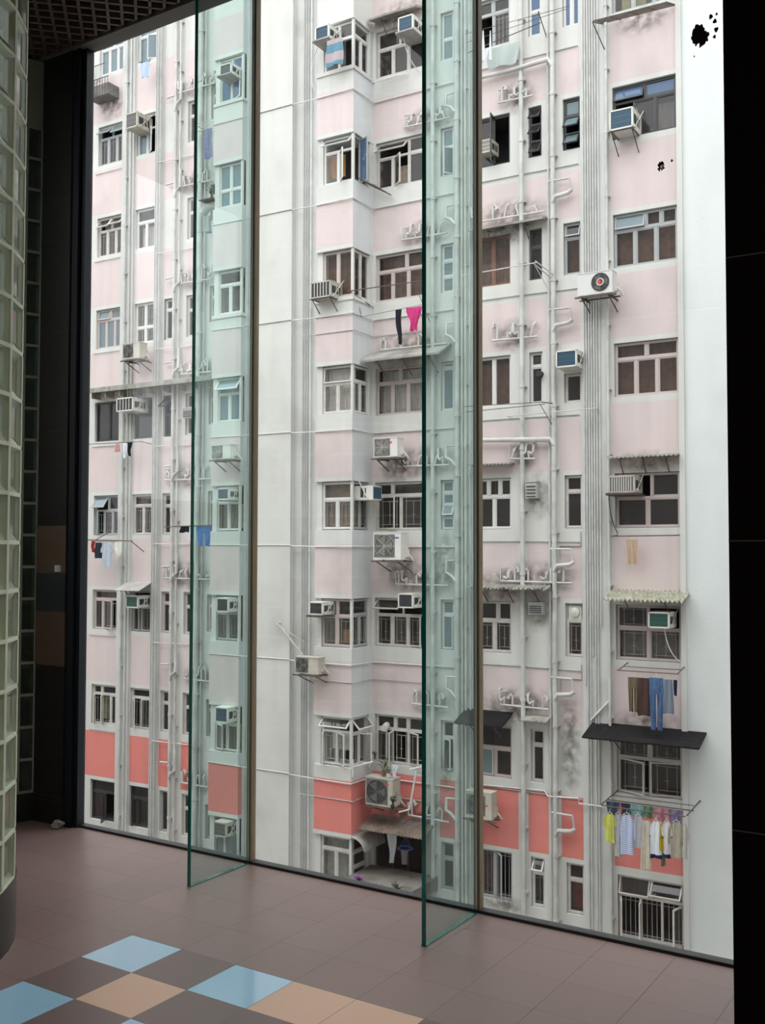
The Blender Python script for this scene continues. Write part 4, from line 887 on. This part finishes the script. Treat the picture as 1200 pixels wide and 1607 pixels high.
rows7 = [('t_shirt', 'tee', -6.70, -6.44, TZ-.03, .55, cloth('yellow', (.62, .62, .14)), 'yellow short-sleeved shirt, first from the left on the lowest rack', 't-shirt', None),
 ('shirt', 'shirt', -6.51, -6.30, TZ-.01, .82, cloth('pale_grey', (.45, .44, .45)), 'pale grey shirt right of the yellow shirt on the lowest rack', 'shirt', None),
 ('shirt', 'shirt', -6.40, -6.06, TZ, .76, stripes('blue_stripe', (.62, .66, .78), (.30, .36, .58), 8), 'white shirt with blue stripes on the lowest rack', 'shirt', None),
 ('t_shirt', 'tee', -6.14, -5.87, TZ, .61, cloth('light_grey', (.44, .44, .48)), 'light grey t-shirt right of the blue-striped shirt', 't-shirt', None),
 ('trousers', 'cloth', -5.95, -5.77, TZ-.06, .93, cloth('cream', (.60, .54, .44)), 'cream trousers, the longest piece on the lowest rack', 'trousers', None),
 ('t_shirt', 'tee', -5.80, -5.52, TZ-.05, .70, WC, 'white t-shirt with dark blue hem right of the cream trousers', 't-shirt', NAVYC),
 ('top', 'top', -5.625, -5.52, TZ-.09, .49, cloth('mustard', (.55, .40, .04)), 'mustard yellow top hanging between two white shirts', 'top', None),
 ('t_shirt', 'tee', -5.56, -5.34, TZ-.03, .68, cloth('white_b', (.68, .66, .66), .1), 'white t-shirt right of the mustard top', 't-shirt', NAVYC),
 ('shirt', 'shirt', -5.42, -5.12, TZ-.01, .68, cloth('khaki', (.42, .38, .30)), 'khaki beige shirt, second from the right on the lowest rack', 'shirt', None),
 ('shirt', 'tee', -5.20, -5.02, TZ-.03, .64, cloth('pale_beige', (.55, .53, .48)), 'pale shirt, rightmost on the lowest rack', 'shirt', None)]
for i, (nm, kd, a, b, z, h, m_, lb, ct, trm) in enumerate(rows7): garment(nm, kd, (a+b)/2, z, 1.0+.0*i, b-a, h, m_, lb, ct, G7, trim=trm, seed=i)
back7 = [(-6.60, .26, .25, (.05, .09, .13), 'dark teal cloth behind the yellow shirt'), (-6.34, .2, .22, (.03, .045, .08), 'navy cloth behind the striped shirt'), (-6.12, .28, .22, (.22, .40, .40), 'turquoise cloth behind the light grey t-shirt'),
         (-5.885, .18, .22, (.14, .24, .15), 'green cloth above the cream trousers'), (-5.64, .28, .24, (.50, .22, .28), 'pink patterned cloth above the white t-shirts'), (-5.36, .27, .26, (.22, .18, .30), 'purple-grey cloth above the khaki shirt')]
for i, (u, wd, h, c_, lb) in enumerate(back7): garment('cloth', 'cloth', u, -3.20, .70, wd, h, cloth('b%d' % i, c_, .45), lb+' on the lowest rack', 'cloth', G7, seed=i+20)
garment('cloth', 'cloth', -5.565, -3.98, .85, .10, .28, cloth('sage', (.30, .29, .22)), 'small sage cloth hanging low behind the white t-shirt', 'cloth', G7, seed=31)
def rack(org_u, label, parts, m=RUST):
    k = Kit('drying_rack', parts[0][0][0], label, 'drying rack', 'laundry racks and poles'); g = k.mb()
    for pts, r in parts: g.tube(pts, r, 6)
    k.add(g, 'rack_bar', m); return k
rack(0, 'iron laundry rack carrying the long row of shirts at the lower right', [([(-6.72, .70, -3.17), (-5.02, .70, -3.17)], .014), ([(-6.74, 1.0, -3.225), (-5.10, 1.0, -3.225)], .012), ([(-6.72, .03, -3.12), (-6.72, 1.04, -3.19)], .016), ([(-5.06, .03, -3.12), (-5.06, 1.04, -3.19)], .016), ([(-6.72, .38, -3.15), (-5.06, .38, -3.15)], .008)], RUST)
G6 = 'clothes under the right windowsill'
garment('shorts', 'shorts', -6.20, -.72, .6, .22, .68, cloth('olive', (.17, .13, .085)), 'olive brown shorts, leftmost under the right windowsill', 'shorts', G6, seed=1)
garment('trousers', 'cloth', -5.99, -.72, .6, .24, .74, cloth('dark_brown', (.085, .05, .045)), 'dark brown garment left of the blue jeans', 'trousers', G6, seed=2)
garment('jeans', 'trousers', -5.74, -.70, .62, .28, 1.02, cloth('denim', (.10, .17, .32), .4), 'blue jeans hanging under the right windowsill', 'jeans', G6, seed=3)
garment('shirt', 'top', -5.51, -.72, .6, .20, .66, stripes('grey_stripe', (.22, .26, .32), (.14, .17, .22), 14, 0), 'grey-blue shirt right of the jeans', 'shirt', G6, seed=4)
garment('cloth', 'cloth', -5.375, -.72, .6, .07, .30, NAVYC, 'narrow dark cloth, rightmost under the right windowsill', 'cloth', G6, seed=5)
rack(0, 'thin laundry rail that holds the blue jeans', [([(-6.54, .6, -.60), (-5.30, .6, -.60)], .010), ([(-6.50, 0, -.50), (-6.50, .62, -.60)], .012), ([(-5.33, 0, -.50), (-5.33, .62, -.60)], .012), ([(-6.5, .3, -.55), (-5.33, .3, -.55)], .008)])
garment('cloth', 'trousers', -6.33, 2.02, .2, .24, .5, glassmat('thin_peach', (.85, .72, .60), gmul=.1, diff=(.75, .6, .48), dmix=.45), 'faint peach undergarment hanging on the pink wall at the right', 'cloth', None, seed=6)
rack(0, 'thin rail on the sill above the faint peach garment', [([(-6.74, .28, 2.09), (-5.36, .28, 2.10)], .012), ([(-6.7, 0, 2.12), (-6.7, .3, 2.09)], .010), ([(-5.4, 0, 2.12), (-5.4, .3, 2.1)], .010)])
garment('black_garment', 'cone', -11.60, 7.30, .6, .21, .80, cloth('black', (.02, .02, .03)), 'long black garment hanging left of the pink shirt', 'clothing', 'clothes on the middle pole', seed=7, lean=.05)
garment('shirt', 'cone', -11.20, 7.31, .6, .36, .54, cloth('hot_pink', (.62, .055, .22), .35), 'bright pink shirt beside the right glass fin', 'shirt', 'clothes on the middle pole', seed=8, lean=.02)
rack(0, 'bamboo pole and line stretched out beside the middle bay', [([(-12.75, .95, 7.80), (-11.05, .55, 7.90)], .014), ([(-12.6, .6, 7.25), (-11.0, .6, 7.34)], .006), ([(-11.2, .58, 7.9), (-10.95, .3, 7.0)], .008), ([(-12.7, .95, 7.80), (-12.6, .2, 7.60)], .012), ([(-12.72, .6, 7.78), (-12.6, .6, 7.25)], .008)])
G1 = 'clothes on the left edge pole'
garment('cloth', 'cone', -21.40, 2.04, .5, .2, .30, cloth('dark_red', (.30, .03, .03)), 'dark red cloth at the far left pole', 'cloth', G1, seed=9)
garment('backpack', 'cloth', -21.20, 2.0, .5, .24, .42, cloth('charcoal', (.03, .035, .045)), 'dark backpack hanging left of the pale shirt', 'backpack', G1, seed=10, th=.10)
garment('t_shirt', 'tee', -20.86, 2.02, .5, .46, .68, cloth('grey_tee', (.48, .52, .60)), 'pale grey t-shirt on the left edge pole', 't-shirt', G1, seed=11)
garment('cloth', 'cone', -20.44, 2.02, .5, .34, .42, cloth('ivory', (.68, .68, .60)), 'ivory cloth, rightmost on the left edge pole', 'cloth', G1, seed=12)
rack(0, 'laundry pole at the far left below the second window column', [([(-21.6, .5, 2.08), (-19.93, .5, 2.04)], .014), ([(-21.3, .0, 2.3), (-21.3, .5, 2.08)], .012), ([(-19.98, .0, 1.75), (-19.98, .5, 2.04)], .012)])
G2 = 'clothes on the pole crossing the left fin'
garment('black_garment', 'cloth', -17.80, 2.41, .8, .3, .16, MATS['cloth_black'], 'black cloth just left of the left fin edge', 'cloth', G2, seed=13)
garment('cloth', 'cloth', -17.55, 2.42, .8, .2, .36, WC, 'white cloth at the left fin edge, beside the blue trousers', 'cloth', G2, seed=14)
garment('trousers', 'trousers', -17.16, 2.40, .8, .52, .50, cloth('sky_denim', (.11, .24, .55), .3), 'blue trousers seen through the left fin', 'trousers', G2, seed=15)
rack(0, 'dark pole holding the blue trousers behind the left fin', [([(-18.5, .8, 2.40), (-16.86, .85, 2.42)], .014), ([(-16.9, .85, 2.42), (-16.95, 0.0, 2.5)], .012)])
garment('cloth', 'cone', -20.34, 4.72, .4, .2, .42, WC, 'small white cloth under the dark square window on the left', 'cloth', 'clothes under the dark windows', seed=16)
garment('black_garment', 'cone', -20.15, 4.72, .42, .2, .36, MATS['cloth_black'], 'small black cloth under the dark square window on the left', 'cloth', 'clothes under the dark windows', seed=17)
garment('cloth', 'cloth', -20.62, 4.72, .4, .14, .22, cloth('pale_pink', (.60, .30, .30)), 'small pinkish cloth left of the white one under the dark windows', 'cloth', 'clothes under the dark windows', seed=18)
rack(0, 'thin rail under the dark windows on the left', [([(-21.8, .4, 4.76), (-19.7, .4, 4.73)], .011), ([(-21.0, 0, 4.8), (-21.0, .42, 4.75)], .010), ([(-19.75, 0, 4.7), (-19.75, .42, 4.73)], .010)])
garment('cloth', 'cloth', -19.75, 15.18, .4, .34, .42, stripes('blue_check', (.55, .62, .75), (.25, .35, .60), 9), 'small blue and white cloth hanging high at the upper left', 'cloth', None, seed=19)
rack(0, 'short iron bracket with the small blue and white cloth, upper left', [([(-19.95, 0, 15.32), (-19.95, .42, 15.22)], .012), ([(-19.95, .4, 15.22), (-19.55, .4, 15.18)], .012)])
garment('cloth', 'cloth', -17.48, 12.83, .4, .32, .78, cloth('mauve', (.26, .26, .40), .3), 'mauve cloth hanging under a rack behind the left fin', 'cloth', None, seed=20)
rack(0, 'small slatted rack with the mauve cloth behind the left fin', [([(-17.75, .05+.11*i, 12.92), (-17.0, .05+.11*i, 12.96)], .011) for i in range(6)]+[([(-17.75, .0, 12.92), (-17.75, .62, 12.92)], .012), ([(-17.0, 0, 12.96), (-17.0, .62, 12.96)], .012)], CREAM)
garment('shirt', 'cone', -11.93, -4.53, .3, .26, .80, WC, 'white shirt hanging in the lowest dark opening', 'shirt', None, seed=21)
garment('cloth', 'cloth', -11.60, -4.99, .3, .17, .32, cloth('taupe', (.26, .24, .26)), 'grey cloth hanging from the round blue hanger', 'cloth', None, seed=22)
k = Kit('round_hanger', (-11.58, .3, -4.95), 'round blue clothes hanger in the lowest dark opening', 'hanger'); g = k.mb()
BLU = mat('blue_plastic', (.03, .12, .45), .4)
g.tube([(-11.58+.17*math.cos(a_), .3+.17*math.sin(a_), -4.95) for a_ in [2*PI*i/16 for i in range(17)]], .014, 6); k.add(g, 'hoop', BLU, smooth=True)
g = k.mb()
for a_ in (0, 2.1, 4.2): g.tube([(-11.58+.17*math.cos(a_), .3+.17*math.sin(a_), -4.95), (-11.58, .3, -4.70)], .005, 5)
g.tube([(-11.58, .3, -4.72), (-11.58, .3, -4.52)], .006, 5); k.add(g, 'hook', BLU)
for i, (u, z, h) in enumerate(((-9.50, 13.30, .70), (-9.33, 13.25, .66))):
    garment('cloth', 'strip', u, z, .5, .09, h, WC, ['narrow white cloth strip, left one of two near the top right of the right fin', 'narrow white cloth strip, right one of two near the top right of the right fin'][i], 'cloth', 'white strips on the top line', seed=23+i)
garment('plastic_sheet', 'cloth', -9.15, 12.98, .25, .72, .46, glassmat('milky_plastic', (.75, .8, .78), gmul=.6, diff=(.55, .6, .57), dmix=.6), 'milky plastic sheet above the big horizontal pipe', 'plastic sheet', None, seed=26)
rack(0, 'clothes lines running across the top right of the right fin', [([(-9.95, .5, 13.34), (-7.49, .5, 13.30)], .006), ([(-9.95, .42, 13.18), (-7.6, .42, 13.30)], .006), ([(-9.95, .35, 12.98), (-8.2, .35, 13.20)], .010), ([(-8.2, 0, 13.0), (-8.2, .5, 13.38)], .012)])
rack(0, 'white pole in front of the brown-framed window', [([(-9.98, .6, 7.86), (-8.20, .6, 7.90)], .013), ([(-8.30, .6, 7.9), (-8.05, .02, 7.62)], .014), ([(-8.28, .55, 7.86), (-8.0, .02, 7.1)], .008), ([(-8.24, .62, 7.93), (-7.98, .05, 7.68)], .014)], CREAM)
rack(0, 'pair of thin dark poles under the white two-pane window', [([(-9.98, .5, 4.97), (-8.13, .5, 4.93)], .009), ([(-9.98, .4, 4.86), (-8.13, .4, 4.90)], .009), ([(-8.16, .52, 4.93), (-8.02, .02, 4.95)], .012), ([(-8.2, .5, 4.9), (-8.03, .02, 4.35)], .008)], RUST)
rack(0, 'thin white pole across the conduits below the blue-fronted air conditioner', [([(-9.06, .3, 4.71), (-7.05, .3, 4.75)], .012), ([(-9.04, .3, 4.71), (-9.04, .0, 4.71)], .010), ([(-7.07, .3, 4.75), (-7.07, .07, 4.75)], .010)], CREAM)
rack(0, 'slanting metal arm on the white pier above the round-fan unit', [([(-14.72, 1.0, .04), (-14.60, 1.0, -.02), (-13.91, 1.05, -.65)], .022), ([(-14.72, 1.0, .04), (-14.66, .9, .06)], .02), ([(-14.65, 1.0, .0), (-13.95, .95, -.35)], .008)], ACB)
rack(0, 'ladder-like iron rack outside the highest window at the right', [([(-6.93, .1+.14*i, 12.95-.05*i), (-5.40, .1+.14*i, 12.92-.05*i)], .012) for i in range(5)]+[([(-6.93+.38*i, 0, 12.98), (-6.93+.38*i, .68, 12.72)], .012) for i in range(5)]+[([(-6.93, .68, 12.72), (-6.85, .05, 12.3)], .012)], RUST)
rack(0, 'white grid rack folded on the sill of the topmost window beside the right fin', [([(-12.36+.12*i, .05, 13.02), (-12.30+.12*i, .5, 12.80)], .010) for i in range(6)]+[([(-12.4, .05+.15*i, 13.03-.07*i), (-11.66, .05+.15*i, 13.03-.07*i)], .010) for i in range(4)], WFRAME)
rack(0, 'worn wooden rack at the side of the middle bay beneath the open blue sash', [([(-12.62, .2+.12*i, 10.5), (-12.1, .15+.12*i, 10.2)], .010) for i in range(5)]+[([(-12.6, .1, 10.55), (-12.1, .1, 10.2)], .016), ([(-12.6, .75, 10.5), (-12.1, .65, 10.2)], .016)], RUST)
garment('towel', 'cloth', -12.93, 13.66, 1.28, .44, .62, stripes('towel_stripe', (.40, .33, .35), (.11, .23, .31), .75), 'blue banded towel on the open sash at the top of the middle bay', 'towel', None, seed=27)

# ------------------------------------------------------------------ plants and small things
LEAF = mat('leaf', (.10, .17, .04), .6, noise=.4); DRY = mat('dark_leaf', (.035, .045, .03), .7)
def plant(u, w, z, h, n, label, m=LEAF, pot=None, spread=.14, seed=0, name='potted_plant', cat='plant', pr=.06):
    rr = random.Random(seed); k = Kit(name, (u, w, z), label, cat, 'plants on the facade')
    if pot:
        g = k.mb(); g.tube([(u, w, z), (u, w, z+pr*2)], pr*.75, 12, taper=pr); k.add(g, 'pot', pot, smooth=True)
    base = z+(pr*2 if pot else 0); s = k.mb(); l = k.mb()
    for i in range(n):
        a_ = rr.random()*6.28; r = spread*rr.uniform(.3, 1); t = (u+r*math.cos(a_), w+r*math.sin(a_)*.7, base+h*rr.uniform(.45, 1))
        s.tube([(u, w, base-.02), ((u+t[0])/2, (w+t[1])/2, base+(t[2]-base)*.6), t], .004, 5)
        for q in range(5):
            f_ = .4+.15*q; c = Vector((u+(t[0]-u)*f_, w+(t[1]-w)*f_, base+(t[2]-base)*f_)); b_ = rr.random()*6.28; L_ = rr.uniform(.04, .07)
            d1 = Vector((math.cos(b_), math.sin(b_), rr.uniform(-.3, .5)))*L_; d2 = Vector((-math.sin(b_), math.cos(b_), 0))*L_*.35
            pts = [c, c+d1*.5+d2, c+d1, c+d1*.5-d2]; up_ = Vector((0, 0, .003))
            l.prism([tuple(x) for x in pts]+[tuple(x+up_) for x in pts])
    k.add(s, 'stem', DRY); k.add(l, 'leaves', m); return k
plant(-12.03, .5, -3.335, .28, 9, 'green leafy plant on top of the rusty outdoor unit', LEAF, pot=mat('clay_pot', (.22, .12, .08), .8), seed=1, spread=.16)
plant(-11.83, .62, -3.335, .16, 6, 'small plant in a white pot on top of the rusty outdoor unit', LEAF, pot=WFRAME, seed=2, spread=.07, pr=.05)
plant(-12.45, .2, -3.06, .12, 6, 'brownish plant on the sill corner left of the rusty outdoor unit', mat('brown_leaf', (.12, .07, .04), .8), seed=3, pot=MATS['clay_pot'], pr=.035, spread=.08)
plant(-11.62, .8, -3.98, .30, 10, 'dark bushy plant at the right end of the rusty outdoor unit', DRY, seed=4, pot=BLACK, pr=.05)
plant(-12.25, 1.2, -5.55, .14, 12, 'purple flowering plant on the concrete roof at the foot of the facade', mat('purple_petal', (.22, .05, .32), .7), seed=5, spread=.12, name='flowering_plant')
plant(-11.75, 1.5, -5.55, .10, 14, 'bluish flowering plant on the concrete roof', mat('blue_petal', (.16, .13, .30), .7), seed=6, spread=.25, name='flowering_plant')
plant(-11.2, 1.3, -5.55, .16, 12, 'dry dark plant near the right end of the concrete roof', DRY, seed=7, spread=.2, name='flowering_plant')
plant(-17.38, .35, 10.92, .3, 9, 'dark potted plant on the hood behind the left fin', DRY, seed=8, pot=MATS['clay_pot'], pr=.05)
k = Kit('extractor_hood', (-17.4, .3, 10.5), 'grey curved extractor hood with hanging bags behind the left fin', 'hood'); g = k.mb()
g.tube([(-17.05, .3, 10.72), (-17.3, .35, 10.80), (-17.55, .35, 10.76), (-17.68, .35, 10.62)], .11, 14); k.add(g, 'duct', PIPED, smooth=True)
g = k.mb(); g.box(-17.62, -17.2, .05, .6, 10.885, 10.905); k.add(g, 'shelf', RUST)
for i, (u, z) in enumerate(((-17.48, 10.2), (-17.18, 10.35))):
    g = k.mb(); g.tube([(u, .35, z-.1), (u, .35, z), (u, .35, z+.22), (u, .35, z+.34)], .09-.02*i, 10, taper=.03); k.add(g, 'hanging_bag', cloth('bag%d' % i, (.30, .34, .33) if i == 0 else (.55, .58, .58)), smooth=True)
rack(0, 'broken white satellite-like arms right of the rusty outdoor unit', [([(-11.13, .6, -3.12), (-11.30, .6, -3.98)], .022), ([(-11.30, .6, -3.98), (-11.52, .7, -4.05)], .018), ([(-11.30, .6, -3.10), (-10.98, .55, -3.0)], .018), ([(-11.13, .1, -3.3), (-11.13, .6, -3.12)], .016)], WFRAME)
rack(0, 'white T-shaped bracket at the lower corner of the middle bay', [([(-12.58, .95, -3.35), (-12.58, .95, -2.95)], .022), ([(-12.58, .95, -3.12), (-12.20, .7, -3.0)], .018)]+[([(-12.5+.08*i, .9-.05*i, -3.13), (-12.48+.08*i, .9-.05*i, -3.02)], .006) for i in range(4)], WFRAME)
# white cloth tied beside the plants
garment('cloth', 'cone', -11.72, -3.05, .55, .18, .26, WC, 'white rag hanging beside the small potted plant', 'cloth', None, seed=33)
# cabinet under the lowest left-bay air conditioner
k = Kit('storage_cabinet', (-16.2, .95, -5.8), 'grey cabinet under the lowest air conditioner behind the left fin', 'cabinet'); g = k.mb(); g.box(-16.42, -15.98, .80, 1.05, -5.82, -5.16); k.add(g, 'body', mat('cabinet_grey', (.15, .17, .17), .6))
g = k.mb(); g.box(-16.23, -16.17, 1.05, 1.06, -5.82, -5.16); k.add(g, 'post', CREAM)

# cluttered cage at the far upper left
k = Kit('storage_cage', (-21.5, .02, 14.62), 'dark caged box with laundry above it at the far upper left', 'cage'); g = k.mb(); g.box(-21.92, -21.12, .02, .42, 14.62, 14.95); k.add(g, 'box', mat('grimy_grey', (.20, .19, .18), .8, noise=.5))
g = k.mb()
for i in range(9): g.tube([(-21.95+i*.105, .46, 14.6), (-21.95+i*.105, .46, 15.1)], .008, 5)
g.tube([(-21.97, .46, 14.6), (-21.08, .46, 14.6)], .012, 6); g.tube([(-21.97, .46, 15.1), (-21.08, .46, 15.1)], .012, 6); k.add(g, 'cage_bars', RUST)
garment('cloth', 'cloth', -21.62, 15.52, .4, .34, .5, cloth('dull_white', (.5, .5, .48)), 'pale laundry hanging over the cage at the far upper left', 'cloth', None, seed=40)
rack(0, 'iron arm with pale laundry over the cage at the far upper left', [([(-21.9, 0, 15.56), (-21.9, .42, 15.54)], .012), ([(-21.9, .4, 15.54), (-21.3, .4, 15.54)], .012)])
# loose cables
for pts, lb in (([(-5.66, .3, .27), (-5.62, .34, -.05), (-5.52, .3, -.30), (-5.38, .15, -.42)], 'white cable looping down from the green-fronted air conditioner at the right'),
                ([(-6.78, .3, 2.96), (-6.80, .25, 2.6), (-6.72, .2, 2.3), (-6.66, .1, 2.15)], 'thin dark cable below the lattice-fronted air conditioner'),
                ([(-13.6, 1.0, 13.75), (-13.85, .95, 13.4), (-13.85, .92, 12.95), (-13.72, .92, 12.75)], 'thin cable looping from the topmost air conditioner of the middle bay'),
                ([(-11.62, .35, 13.8), (-11.6, .3, 13.4), (-11.45, .15, 13.1), (-11.35, .05, 13.0)], 'pale cable hanging from the air conditioner left of the right fin')):
    k = Kit('cable', pts[0], lb, 'cable', 'loose cables'); g = k.mb(); P_ = [Vector(p) for p in pts]
    cur = []
    for q in range(13):
        t = q/12; a_ = [P_[i].lerp(P_[i+1], t) for i in range(3)]; b_ = [a_[i].lerp(a_[i+1], t) for i in range(2)]; cur.append(tuple(b_[0].lerp(b_[1], t)))
    g.tube(cur, .011, 6); k.add(g, 'wire', CONDUIT if 'dark' not in lb else RUST, smooth=True)
